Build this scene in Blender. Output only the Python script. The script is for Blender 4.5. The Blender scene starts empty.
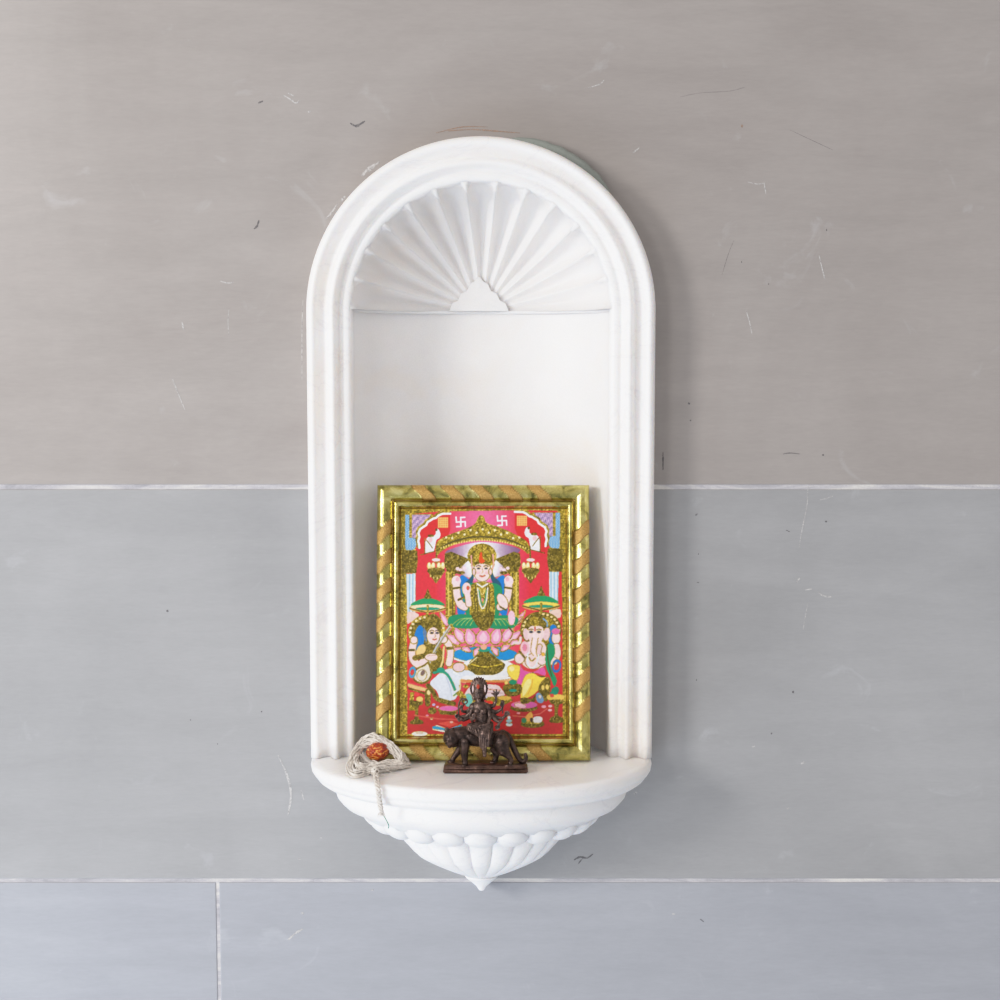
import bpy, bmesh, math, random
import numpy as np
from mathutils import Vector, Matrix
from mathutils import noise as mnoise

random.seed(7)
PI = math.pi
SC = bpy.context.scene
COL = SC.collection

# ------------------------------------------------------------------ camera model
CAMD, PITCH, F = 1.5, math.radians(5.0), 1500.0
CAM = Vector((0.019, -CAMD * math.cos(PITCH), CAMD * math.sin(PITCH)))
FW = Vector((0, math.cos(PITCH), -math.sin(PITCH)))
UP = Vector((0, math.sin(PITCH), math.cos(PITCH)))

def ray(px, py):
    return FW + Vector((1, 0, 0)) * ((px - 500) / F) + UP * ((500 - py) / F)
def P(px, py, Y=0.0):            # point of the photo at depth plane y = Y
    d = ray(px, py); t = (Y - CAM.y) / d.y
    return CAM + d * t
def PZ(px, py, Z):               # point of the photo at height z = Z
    d = ray(px, py); t = (Z - CAM.z) / d.z
    return CAM + d * t

# ------------------------------------------------------------------ helpers
def lin(c):
    c = c / 255.0
    return c / 12.92 if c <= 0.04045 else ((c + 0.055) / 1.055) ** 2.4
def rgb(r, g, b): return (lin(r), lin(g), lin(b), 1.0)

def link(name, me, mat=None, parent=None, smooth=True):
    if smooth:
        me.polygons.foreach_set('use_smooth', [True] * len(me.polygons))
    o = bpy.data.objects.new(name, me)
    COL.objects.link(o)
    if mat:
        if not isinstance(mat, (list, tuple)): mat = [mat]
        if len(me.materials) == 0:
            for m in mat: me.materials.append(m)
    if parent: o.parent = parent
    return o

def from_pydata(name, vs, fs, mat=None, parent=None, smooth=True):
    me = bpy.data.meshes.new(name)
    me.from_pydata([tuple(v) for v in vs], [], fs); me.update()
    return link(name, me, mat, parent, smooth)

def from_bm(name, bm, mat=None, parent=None, smooth=True):
    bmesh.ops.recalc_face_normals(bm, faces=bm.faces)
    me = bpy.data.meshes.new(name); bm.to_mesh(me); bm.free()
    return link(name, me, mat, parent, smooth)

def thing(name, label, cat, loc=(0, 0, 0)):
    o = bpy.data.objects.new(name, None); COL.objects.link(o)
    o.location = loc; o.empty_display_size = 0.02
    o['label'] = label; o['category'] = cat
    return o

def grid_faces(nu, nv, closed_u=False, closed_v=False, off=0, flip=False):
    fs = []
    for i in range(nu if closed_u else nu - 1):
        for j in range(nv if closed_v else nv - 1):
            a = off + i * nv + j; b = off + ((i + 1) % nu) * nv + j
            c = off + ((i + 1) % nu) * nv + (j + 1) % nv; d = off + i * nv + (j + 1) % nv
            fs.append((a, d, c, b) if flip else (a, b, c, d))
    return fs

def catmull(pts, n, closed=False):
    out = []; m = len(pts); pts = [Vector(p) for p in pts]
    segs = m if closed else m - 1
    for i in range(segs):
        if closed:
            p0, p1, p2, p3 = pts[i - 1], pts[i], pts[(i + 1) % m], pts[(i + 2) % m]
        else:
            p0 = pts[max(i - 1, 0)]; p1 = pts[i]; p2 = pts[i + 1]; p3 = pts[min(i + 2, m - 1)]
        for k in range(n):
            t = k / n
            out.append(0.5 * ((2 * p1) + (p2 - p0) * t + (2 * p0 - 5 * p1 + 4 * p2 - p3) * t * t + (3 * p1 - p0 - 3 * p2 + p3) * t ** 3))
    if not closed: out.append(pts[-1])
    return out

def apply_mods(o):
    dg = bpy.context.evaluated_depsgraph_get(); dg.update()
    me = bpy.data.meshes.new_from_object(o.evaluated_get(dg))
    return me

def smoothstep(a, b, x):
    t = min(1, max(0, (x - a) / (b - a))); return t * t * (3 - 2 * t)

# ------------------------------------------------------------------ materials
class NT:
    def __init__(s, name):
        s.m = bpy.data.materials.new(name); s.m.use_nodes = True
        s.t = s.m.node_tree; s.b = s.t.nodes['Principled BSDF']
    def n(s, t, **k):
        o = s.t.nodes.new(t)
        for a, v in k.items(): setattr(o, a, v)
        return o
    def l(s, a, b): s.t.links.new(a, b)
    def coord(s, scale=(1, 1, 1)):
        tc = s.n('ShaderNodeTexCoord'); mp = s.n('ShaderNodeMapping')
        mp.inputs['Scale'].default_value = scale
        s.l(tc.outputs['Object'], mp.inputs['Vector']); return mp.outputs['Vector']
    def noise(s, scale, detail=4, rough=0.5, vec=None, dist=0.0):
        o = s.n('ShaderNodeTexNoise'); o.inputs['Scale'].default_value = scale
        o.inputs['Detail'].default_value = detail; o.inputs['Roughness'].default_value = rough
        o.inputs['Distortion'].default_value = dist
        if vec: s.l(vec, o.inputs['Vector'])
        return o.outputs['Fac']
    def ramp(s, fac, stops):
        r = s.n('ShaderNodeValToRGB'); e = r.color_ramp.elements
        while len(e) < len(stops): e.new(0.5)
        for i, (p, c) in enumerate(stops):
            e[i].position = p; e[i].color = c if len(c) == 4 else (*c, 1)
        s.l(fac, r.inputs['Fac']); return r.outputs['Color']
    def mix(s, fac, a, b, mode='MIX'):
        m = s.n('ShaderNodeMix', data_type='RGBA', blend_type=mode)
        if isinstance(fac, (int, float)): m.inputs[0].default_value = fac
        else: s.l(fac, m.inputs[0])
        for v, i in ((a, 6), (b, 7)):
            if isinstance(v, tuple): m.inputs[i].default_value = v
            else: s.l(v, m.inputs[i])
        return m.outputs[2]
    def bump(s, h, strength=0.3, dist=0.001):
        b = s.n('ShaderNodeBump'); b.inputs['Strength'].default_value = strength
        b.inputs['Distance'].default_value = dist
        s.l(h, b.inputs['Height']); s.l(b.outputs['Normal'], s.b.inputs['Normal'])
    def set(s, **k):
        for a, v in k.items():
            s.b.inputs[a.replace('_', ' ')].default_value = v

def marble_mat(name, warm=0.35, base=(246, 244, 243), sss=0.5, vn=0.14):
    n = NT(name); v = n.coord()
    f1 = n.noise(14, 5, 0.6, v, 0.6)
    c = n.ramp(f1, [(0.3, rgb(*base)), (0.7, rgb(base[0] + 6, base[1] + 6, base[2] + 6))])
    f2 = n.noise(9, 4, 0.55, v, 0.3)
    w = n.ramp(f2, [(0.52, (0, 0, 0)), (0.75, (warm, warm, warm))])
    c = n.mix(w, c, rgb(240, 226, 210))
    f3 = n.noise(5, 6, 0.6, n.coord((1, 1, 2.2)), 2.2)
    vein = n.ramp(f3, [(0.485, (0, 0, 0)), (0.5, (vn, vn, vn)), (0.515, (0, 0, 0))])
    c = n.mix(vein, c, rgb(176, 174, 186))
    f4 = n.noise(900, 2, 0.5, v)
    c = n.mix(0.08, c, n.ramp(f4, [(0.35, (0.5, 0.5, 0.5)), (0.65, (1, 1, 1))]), 'MULTIPLY')
    n.l(c, n.b.inputs['Base Color'])
    n.set(Roughness=0.42)
    n.b.inputs['Subsurface Weight'].default_value = sss
    n.b.inputs['Subsurface Radius'].default_value = (1, 0.85, 0.7)
    n.b.inputs['Subsurface Scale'].default_value = 0.012
    n.bump(n.noise(260, 4, 0.6, v), 0.22, 0.0012)
    return n.m
M_MARBLE = marble_mat('marble_white')
M_MARBLE_IN = marble_mat('marble_inner', 0.5, (237, 234, 232), 0.5, 0.0)

def slab_mat(name, a, b, seed):
    n = NT(name)
    tc = n.n('ShaderNodeTexCoord'); mp = n.n('ShaderNodeMapping')
    mp.inputs['Location'].default_value = (seed, seed * 1.7, seed * 0.3)
    n.l(tc.outputs['Object'], mp.inputs['Vector']); v = mp.outputs['Vector']
    mp2 = n.n('ShaderNodeMapping'); mp2.inputs['Scale'].default_value = (1.2, 1, 7)
    n.l(v, mp2.inputs['Vector'])
    f = n.noise(2.4, 6, 0.6, v, 0.8)
    c = n.ramp(f, [(0.3, rgb(*a)), (0.7, rgb(*b))])
    f2 = n.noise(5, 7, 0.65, mp2.outputs['Vector'], 0.6)
    c = n.mix(0.3, c, n.ramp(f2, [(0.3, (0.42, 0.42, 0.42)), (0.7, (0.58, 0.58, 0.58))]), 'OVERLAY')
    f3 = n.noise(70, 6, 0.7, mp2.outputs['Vector'])
    c = n.mix(0.35, c, n.ramp(f3, [(0.3, (0.45, 0.45, 0.45)), (0.7, (0.55, 0.55, 0.55))]), 'OVERLAY')
    f4 = n.noise(18, 5, 0.6, v, 1.0)
    st = n.ramp(f4, [(0.64, (0, 0, 0)), (0.76, (0.22, 0.22, 0.22))])
    c = n.mix(st, c, rgb(208, 210, 214))
    n.l(c, n.b.inputs['Base Color'])
    n.set(Roughness=0.5)
    n.bump(n.noise(30, 6, 0.6, mp2.outputs['Vector']), 0.15, 0.0012)
    return n.m
M_SLAB = [slab_mat('slab_upper', (156, 149, 145), (170, 164, 160), 1.3),
          slab_mat('slab_middle', (155, 155, 156), (168, 168, 169), 5.1),
          slab_mat('slab_lower', (162, 164, 170), (170, 172, 178), 9.4)]
def mortar_mat():
    n = NT('mortar'); v = n.coord((1, 1, 6))
    f = n.noise(9, 6, 0.7, v, 1.0)
    c = n.ramp(f, [(0.32, rgb(160, 159, 164)), (0.5, rgb(192, 190, 194)), (0.66, rgb(222, 219, 214))])
    n.l(c, n.b.inputs['Base Color']); n.set(Roughness=0.9)
    n.bump(n.noise(220, 4, 0.7, n.coord()), 0.6, 0.002)
    return n.m
M_MORTAR = mortar_mat()
def flat_mat(name, c, rough=0.8, metallic=0.0, alpha=1.0):
    n = NT(name); v = n.coord()
    f = n.noise(400, 3, 0.6, v)
    n.l(n.mix(0.4, rgb(*c), n.ramp(f, [(0.3, (0.4, 0.4, 0.4)), (0.7, (0.6, 0.6, 0.6))]), 'OVERLAY'), n.b.inputs['Base Color'])
    n.set(Roughness=rough, Metallic=metallic)
    if alpha < 1:
        n.l(n.ramp(n.noise(260, 4, 0.7, v), [(0.28, (0, 0, 0)), (0.55, (alpha, alpha, alpha))]), n.b.inputs['Alpha'])
    return n.m

# ------------------------------------------------------------------ key dimensions
YF = -0.022                       # face of the marble surround's inner edge
ctr = P(481, 312, -0.028)
ZC = ctr.z                        # springing line
RO = (P(655, 310, -0.020).x - P(307, 310, -0.020).x) / 2
XC = (P(655, 310, -0.020).x + P(307, 310, -0.020).x) / 2
K = RO / 174.0
ZS = P(481, 758.5, -0.033).z      # top of shelf
R_IN = 129 * K
B_IN = 0.078

# ------------------------------------------------------------------ WALL
def box_mesh(x0, x1, y0, y1, z0, z1, bevel=0.0):
    bm = bmesh.new(); bmesh.ops.create_cube(bm, size=1)
    for v in bm.verts:
        v.co = Vector(((x0 + x1) / 2 + v.co.x * (x1 - x0), (y0 + y1) / 2 + v.co.y * (y1 - y0), (z0 + z1) / 2 + v.co.z * (z1 - z0)))
    if bevel:
        es = [e for e in bm.edges if all(abs(v.co.y - y0) < 1e-6 for v in e.verts)]
        bmesh.ops.bevel(bm, geom=es, offset=bevel, segments=3, profile=0.6, affect='EDGES')
    return bm

def build_wall():
    zj1 = P(500, 487.0).z; zj2 = P(500, 880.5).z; xj = P(218, 915).x
    W, H0, H1 = 1.6, -1.25, 1.25
    g1, g2, gv = 0.0024, 0.0019, 0.0016
    pieces = [(-W, W, -0.0, 0.12, zj1 + g1, H1, 0), (-W, W, 0.0, 0.12, zj2 + g2, zj1 - g1, 1),
              (-W, xj - gv, 0.0, 0.12, H0, zj2 - g2, 2), (xj + gv, W, 0.0, 0.12, H0, zj2 - g2, 2)]
    # arch-shaped recess cutter
    r = 0.150; pts = [(XC - r, ZS - 0.016), (XC + r, ZS - 0.016)]
    for i in range(49):
        a = PI * i / 48; pts.append((XC + r * math.cos(a), ZC + r * math.sin(a)))
    bm = bmesh.new()
    f = bm.faces.new([bm.verts.new((x, -0.05, z)) for x, z in pts])
    ex = bmesh.ops.extrude_face_region(bm, geom=[f])
    for v in [e for e in ex['geom'] if isinstance(e, bmesh.types.BMVert)]: v.co.y = 0.105
    cut = from_bm('cutter', bm, None, None, False)
    out = bmesh.new()
    for (x0, x1, y0, y1, z0, z1, mi) in pieces + [(-W, W, 0.0008, 0.11, H0, H1, 3)]:
        b = box_mesh(x0, x1, y0, y1, z0, z1, 0.0012 if mi < 3 else 0)
        bmesh.ops.recalc_face_normals(b, faces=b.faces)
        o = from_bm('tmp', b, None, None, False)
        md = o.modifiers.new('b', 'BOOLEAN'); md.object = cut; md.operation = 'DIFFERENCE'; md.solver = 'EXACT'
        me = apply_mods(o)
        for p in me.polygons: p.material_index = mi
        out.from_mesh(me)
        bpy.data.objects.remove(o)
    bpy.data.objects.remove(cut)
    me = bpy.data.meshes.new('wall_back')
    out.to_mesh(me); out.free()
    for m in M_SLAB + [M_MORTAR]: me.materials.append(m)
    w = bpy.data.objects.new('wall_back', me); COL.objects.link(w)
    w['kind'] = 'structure'
    return w
WALL = build_wall()

def streak(bm, pts, w, jitter=0.3, y=-0.00025):
    """irregular thin smear on the wall along photo points, tapered at both ends"""
    P3 = catmull([P(a, b, y) for a, b in pts], 5)
    n = len(P3); L = []; R = []
    for i, p in enumerate(P3):
        d = (P3[min(i + 1, n - 1)] - P3[max(i - 1, 0)]).normalized()
        s = Vector((-d.z, 0, d.x))
        t = i / (n - 1)
        ww = w * 0.0005 * (math.sin(PI * (0.08 + 0.84 * t)) ** 0.6) * (1 + random.uniform(-jitter, jitter))
        L.append(bm.verts.new(p + s * ww)); R.append(bm.verts.new(p - s * ww))
    for i in range(n - 1):
        bm.faces.new((L[i], L[i + 1], R[i + 1], R[i]))

def build_marks():
    bm = bmesh.new()
    white = [([(283, 95), (290, 99), (296, 103), (300, 100)], 1.6), ([(288, 93), (294, 96)], 1.2), ([(308, 112), (311, 111)], 2.2),
             ([(172, 378), (177, 390), (181, 400)], 1.1), ([(174, 384), (180, 398), (185, 410)], 0.9),
             ([(182, 322), (184, 330)], 1.8), ([(220, 281), (228, 283), (234, 282)], 1.1), ([(229, 308), (228, 322), (229, 336)], 0.7),
             ([(819, 255), (822, 268), (825, 279)], 1.4), ([(746, 310), (750, 324), (752, 334)], 1.0),
             ([(748, 182), (757, 184), (765, 183)], 1.0), ([(764, 183), (766, 194)], 1.1), ([(633, 153), (640, 147)], 1.2),
             ([(588, 88), (600, 84), (604, 80)], 1.4), ([(808, 486), (807, 505), (802, 530), (799, 548)], 1.0),
             ([(796, 583), (800, 578)], 1.6), ([(805, 590), (812, 589)], 1.2), ([(818, 592), (824, 596), (832, 597)], 1.7),
             ([(820, 500), (828, 498), (833, 496)], 1.2), ([(808, 602), (803, 630)], 0.6),
             ([(278, 755), (287, 775), (291, 795), (288, 815)], 2.2), ([(301, 790), (304, 800)], 1.2),
             ([(288, 940), (296, 933), (303, 929)], 2.2), ([(301, 913), (304, 914)], 2.6), ([(298, 859), (301, 859)], 2.0),
             ([(801, 764), (805, 762)], 2.4), ([(787, 809), (789, 808)], 1.6), ([(634, 794), (637, 792)], 2.4),
             ([(320, 838), (322, 838)], 1.5), ([(672, 914), (675, 914)], 1.4), ([(752, 747), (755, 746)], 1.5), ([(371, 890), (374, 890)], 1.4),
             ([(338, 203), (332, 212), (326, 219)], 1.6), ([(362, 176), (369, 168), (380, 162)], 3.0), ([(368, 172), (375, 166)], 2.0),
             ([(341, 201), (345, 196)], 2.2), ([(303, 300), (302, 330), (302, 380)], 0.9)]
    for p, w in white: streak(bm, p, w)
    o = from_bm('chalk_marks', bm, flat_mat('chalk', (212, 210, 208), alpha=0.8), WALL, False); o['kind'] = 'structure'
    bm = bmesh.new()
    dark = [([(350, 123), (356, 126), (362, 123), (365, 121)], 2.2), ([(254, 229), (257, 226), (259, 220)], 2.0),
            ([(258, 103), (263, 101)], 1.6), ([(574, 860), (580, 857), (587, 858), (593, 854)], 2.2), ([(578, 864), (583, 858)], 1.6),
            ([(790, 130), (805, 137), (820, 144), (833, 150)], 0.35), ([(680, 97), (700, 93), (730, 91), (745, 87)], 0.3),
            ([(734, 240), (728, 255), (722, 275)], 0.3), ([(783, 454), (790, 453), (800, 454)], 1.0), ([(822, 455), (824, 455)], 2.0),
            ([(688, 403), (690, 404)], 1.8), ([(690, 420), (691, 421)], 1.6), ([(696, 514), (697, 515)], 2.4), ([(698, 582), (698, 583)], 2.0),
            ([(698, 554), (699, 554)], 1.4), ([(826, 230), (827, 230)], 2.2), ([(768, 284), (769, 284)], 1.4), ([(741, 262), (742, 262)], 1.3),
            ([(792, 692), (794, 692)], 2.4), ([(771, 733), (772, 734)], 1.6), ([(696, 680), (697, 680)], 2.0), ([(261, 711), (262, 712)], 1.6),
            ([(167, 610), (168, 612)], 2.4), ([(190, 720), (191, 720)], 1.2), ([(217, 744), (218, 744)], 1.2), ([(825, 521), (827, 522)], 1.6),
            ([(786, 530), (790, 532)], 0.8), ([(700, 919), (704, 922)], 1.2), ([(663, 452), (663, 470)], 1.6)]
    for p, w in dark: streak(bm, p, w)
    o = from_bm('dark_scratches', bm, flat_mat('scratch_dark', (112, 110, 112), alpha=0.75), WALL, False); o['kind'] = 'structure'
    bm = bmesh.new()
    for p, w in [([(741, 126), (743, 126)], 2.6), ([(448, 131), (470, 129.5), (495, 131), (520, 133)], 1.5), ([(436, 133), (462, 127), (488, 127)], 1.0)]:
        streak(bm, p, w)
    o = from_bm('ochre_stain', bm, flat_mat('stain_ochre', (178, 152, 134), alpha=0.7), WALL, False); o['kind'] = 'structure'
build_marks()

def build_fillet():
    # bed of cement that shows behind the arch at its upper right
    bm = bmesh.new()
    def crescent(a0, a1, th, y0, y1, n=40):
        prev = None
        for i in range(n + 1):
            t = i / n; a = math.radians(a0 + (a1 - a0) * t)
            w = th * (math.sin(PI * t) ** 0.55) * (1 + 0.18 * mnoise.noise(Vector((t * 13, 3, 1))))
            ca, sa = math.cos(a), math.sin(a)
            p = [Vector((XC + (RO - 0.004) * ca, y0, ZC + (RO - 0.004) * sa)),
                 Vector((XC + (RO + w * 0.5) * ca, y0, ZC + (RO + w * 0.5) * sa)),
                 Vector((XC + (RO + w) * ca, y1, ZC + (RO + w) * sa)),
                 Vector((XC + (RO + w) * ca, 0.0005, ZC + (RO + w) * sa))]
            vs = [bm.verts.new(q) for q in p]
            if prev:
                for k in range(3): bm.faces.new((prev[k], prev[k + 1], vs[k + 1], vs[k]))
            prev = vs
    crescent(80, 42, 0.0080, -0.017, -0.013)
    o = from_bm('cement_bed', bm, flat_mat('cement_green', (146, 152, 146)), WALL); o['kind'] = 'structure'
build_fillet()

# ------------------------------------------------------------------ NICHE
NICHE = thing('wall_niche', 'white marble arched wall niche with fluted shell top and bowl-shaped shelf', 'niche', (XC, 0, ZS))
NI = Matrix.Translation(Vector((XC, 0, ZS))).inverted()
def np_(x, y, z): return NI @ Vector((XC + x, y, z))     # niche local

def build_moulding():
    prof = [(174, 0.004), (174.3, -0.012), (174, -0.026), (171.8, -0.033), (168, -0.036), (164.5, -0.0345), (161.5, -0.030), (157, -0.0275), (153.5, -0.0285),
            (151.5, -0.0335), (149, -0.0365), (146, -0.0365), (143.8, -0.033), (142, -0.0285), (140, -0.0268), (138.4, -0.0272), (136.5, -0.0285),
            (134, -0.0288), (131.5, -0.0282), (129.8, -0.026), (129, -0.020), (129.0, -0.010), (129.6, 0.006)]
    pr = catmull([(r * K, y, 0) for r, y in prof], 3)
    path = []
    for i in range(25):
        z = ZS + (ZC - ZS) * i / 24
        path.append(lambda r, z=z: (r, z))
    for i in range(1, 128):
        a = PI * i / 128
        path.append(lambda r, a=a: (r * math.cos(a), ZC + r * math.sin(a)))
    for i in range(24, -1, -1):
        z = ZS + (ZC - ZS) * i / 24
        path.append(lambda r, z=z: (-r, z))
    vs = []
    for f in path:
        for p in pr:
            x, z = f(p.x); z = ZC + (z - ZC) * (0.99 if z > ZC else 1); vs.append(np_(x, p.y, z))
    fs = grid_faces(len(path), len(pr))
    n = len(pr)
    fs.append(tuple(range(n))); fs.append(tuple(reversed(range((len(path) - 1) * n, len(path) * n))))
    return from_pydata('arch_moulding', vs, fs, M_MARBLE, NICHE)
build_moulding()

def build_back():
    vs = []; nu, nv = 64, 24
    for j in range(nv):
        z = ZS - 0.002 + (ZC - ZS + 0.005) * j / (nv - 1)
        for i in range(nu):
            a = PI * i / (nu - 1)
            c = math.cos(a); s = abs(math.sin(a)) ** 1.0
            vs.append(np_(R_IN * 1.012 * c, YF + B_IN * s, z))
    return from_pydata('recess_back', vs, grid_faces(nv, nu), M_MARBLE_IN, NICHE)
build_back()

def build_shell():
    N = 13; per = 14; nu = N * per + 1; nv = 70
    vs = []; cz = ZC + 0.0030
    R = R_IN * 1.012
    for i in range(nu):
        th = PI * i / (nu - 1); uu = (i % per) / per if i < nu - 1 else 0.0
        w = 2 * uu - 1
        lobe = math.sqrt(max(0, 1 - w * w))
        Rl = R * (0.905 + 0.080 * lobe ** 0.7)
        for j in range(nv):
            t = j / (nv - 1)
            if t < 0.93:
                q = (t / 0.93); q = 1 - (1 - q) ** 1.5
                rho = Rl * q
                s = math.sqrt(max(0, 1 - q ** 2)) ** 1.0
                amp = 0.0100 * smoothstep(0.05, 0.75, q) * (1 - 0.5 * smoothstep(0.85, 1.0, q))
                y = YF + B_IN * s + amp * (0.5 + 0.5 * math.cos(PI * w) - 0.7) * min(1, s * 2.0 + 0.25)
            else:
                q = (t - 0.93) / 0.07
                rho = Rl + (R * 1.03 - Rl) * q
                y = YF + 0.002 - 0.007 * smoothstep(0, 0.45, q)
            vs.append(np_(rho * math.cos(th), y, cz + 0.972 * rho * math.sin(th)))
    o = from_pydata('scallop_shell', vs, grid_faces(nu, nv), M_MARBLE_IN, NICHE)
    return o
build_shell()

def build_hinge():
    # stepped triangular hinge of the shell, standing on a thin ledge
    bm = bmesh.new()
    pts = [(-30, 0), (-27, 8), (-21, 11), (-18, 18), (-12, 21), (-9, 28), (-4, 31), (0, 36), (4, 31), (9, 28), (12, 21), (18, 18), (21, 11), (27, 8), (30, 0)]
    yb = YF + B_IN * 0.93
    def yy(x, z): 
        q = min(0.98, math.hypot(x, z) / (R_IN))
        return YF + B_IN * math.sqrt(1 - q * q)
    fr = [bm.verts.new(np_(x * K * 1.03 - 0.003, yy(x * K, z * K) - 0.0050 + 0.001 * (z / 36), ZC + 0.004 + z * K)) for x, z in pts]
    bk = [bm.verts.new(np_(x * K * 1.10 - 0.003, yy(x * K, z * K) + 0.010, ZC + 0.003 + z * K * 1.05)) for x, z in pts]
    c = bm.verts.new(np_(-0.003, YF + B_IN - 0.0056, ZC + 0.016))
    n = len(pts)
    for i in range(n - 1):
        bm.faces.new((fr[i], fr[i + 1], c)); bm.faces.new((fr[i], bk[i], bk[i + 1], fr[i + 1]))
    bm.faces.new((fr[-1], fr[0], c)); bm.faces.new((fr[0], fr[-1], bk[-1], bk[0]))
    from_bm('shell_hinge', bm, M_MARBLE_IN, NICHE, False)
    vs = []; nu = 64
    prof = [(0.012, -0.0026), (0.004, -0.0024), (-0.0008, -0.0018), (-0.0014, -0.0004), (-0.0010, 0.0010), (0.004, 0.0018), (0.014, 0.0018)]
    for i in range(nu):
        a = PI * i / (nu - 1); c = math.cos(a); s = abs(math.sin(a)) ** 1.0
        qq = abs(c); of = -0.0100 * smoothstep(0.05, 0.75, qq) * (1 - 0.5 * smoothstep(0.85, 1.0, qq)) * 0.7 * min(1, s * 2.0 + 0.25) - 0.0008
        for dy, dz in prof:
            if dy < 0.01: dy += of
            vs.append(np_(R_IN * 1.012 * c * (1 + dy * 0.5), YF + B_IN * s + dy * (1 if s > 0.05 else 0.3), ZC + 0.003 + dz))
    from_pydata('ledge', vs, grid_faces(nu, len(prof)), M_MARBLE_IN, NICHE, False)
build_hinge()

YE, ER = -0.027, 0.715            # centre line and depth ratio of the shelf's half ellipse
def ring(a, z, n=121, rad=None, zf=None):
    pts = [np_(-a, 0.006, z), np_(-a, -0.008, z)]
    for i in range(n):
        ph = PI * i / (n - 1)
        r = a if rad is None else a * rad(ph)
        zz = z if zf is None else z + zf(ph)
        pts.append(np_(-r * math.cos(ph), YE - r * ER * math.sin(ph), zz))
    pts += [np_(a, -0.008, z), np_(a, 0.006, z)]
    return pts
KX = K * 168.5 / 174 * 1.035
def build_shelf():
    prof = [(0, 0.0), (60, 0.0), (120, 0.0), (160, 0.0), (165.5, -0.3), (167.5, -1.6), (168, -4.0), (167.2, -8.5), (165.2, -11.5), (163.8, -12.2), (162.8, -12.9),
            (162.6, -14.5), (160.5, -17.0), (156, -19.8), (149, -21.0), (145.0, -21.4), (143.6, -22.3), (143.6, -26.0), (143.8, -29.5), (142.5, -33.5), (139.0, -37.5),
            (135, -41.2), (127, -44.6), (121, -47.5), (118, -50.5), (112, -51.5), (60, -51.5), (0, -51.5)]
    vs = []; n = 125
    for a, z in prof: vs += ring(max(a, 0.01) * K * 1.032, ZS + z * 0.00109)
    o = from_pydata('shelf', vs, grid_faces(len(prof), n), M_MARBLE, NICHE)
    # sill running back into the recess
    b = box_mesh(XC - 0.146, XC + 0.146, -0.004, 0.085, ZS - 0.014, ZS)
    b.transform(NI)
    from_bm('recess_floor', b, M_MARBLE, NICHE, False)
build_shelf()

def build_gadroon():
    n = 11; bm = bmesh.new()
    for k in range(-1, n + 1):
        ph = PI * (k + 0.5) / n
        R = 110 * K
        cx, cy = -R * math.cos(ph), YE - R * ER * math.sin(ph)
        if k in (-1, n): continue
        tang = Vector((math.sin(ph), -ER * math.cos(ph), 0)); hw = tang.length * R * PI / n / 2 * 1.14; tang.normalize()
        out = Vector((-math.cos(ph) * ER, -math.sin(ph), 0)).normalized()
        c = np_(cx, cy, ZS - 0.0575)
        mu, mv = 18, 12; vs = []
        for i in range(mu):
            row = []
            for j in range(mv + 1):
                a = 2 * PI * i / mu; b = PI * j / mv
                e = Vector((math.sin(b) * math.cos(a), math.sin(b) * math.sin(a), math.cos(b)))
                dx = e.x * hw; dy = e.y * 0.0115; dz = e.z * (0.0125)
                p = c + tang * dx + out * (dy + 0.55 * dz - (0.001)) + Vector((0, 0, dz))
                row.append(bm.verts.new(p))
            vs.append(row)
        for i in range(mu):
            for j in range(mv):
                try: bm.faces.new((vs[i][j], vs[(i + 1) % mu][j], vs[(i + 1) % mu][j + 1], vs[i][j + 1]))
                except ValueError: pass
    bmesh.ops.remove_doubles(bm, verts=bm.verts, dist=1e-6)
    from_bm('gadroon_band', bm, M_MARBLE, NICHE)
build_gadroon()

def build_bowl():
    n = 11
    def fl(amp):
        def r(ph):
            u = (ph / PI * n) % 1.0
            return 1 - amp + amp * (max(0, 1 - (2 * u - 1) ** 2) ** 0.5)
        return r
    prof = [(94, -50, .06), (92, -56, .07), (89, -62, .08), (85, -69, .085), (80, -76, .09), (73.5, -83, .09), (67, -89.5, .09), (57, -95.5, .09),
            (46, -101, .085), (36, -105.5, .08), (27, -109, .07), (20, -111.5, .04), (17.5, -112.6, 0)]
    pr = catmull([(a, z, s) for a, z, s in prof], 3)
    vs = []
    for p in pr: vs += ring(p.x * K, ZS - 0.004 + p.y * 0.00103, 221, fl(max(p.z, 0)))
    from_pydata('fluted_bowl', vs, grid_faces(len(pr), 225), M_MARBLE, NICHE)
    prof = [(10, -111), (15.5, -112), (16.8, -113.6), (16.2, -115.2), (12.5, -118.2), (8.5, -121.5), (5.2, -124.6), (3.6, -127), (2.2, -128.6), (0.1, -129)]
    pr = catmull([(a, z, 0) for a, z in prof], 3); vs = []
    for p in pr: vs += ring(max(p.x, 0.02) * K, ZS - 0.004 + p.y * 0.00103, 41)
    from_pydata('finial', vs, grid_faces(len(pr), 45), M_MARBLE, NICHE)
build_bowl()

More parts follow.
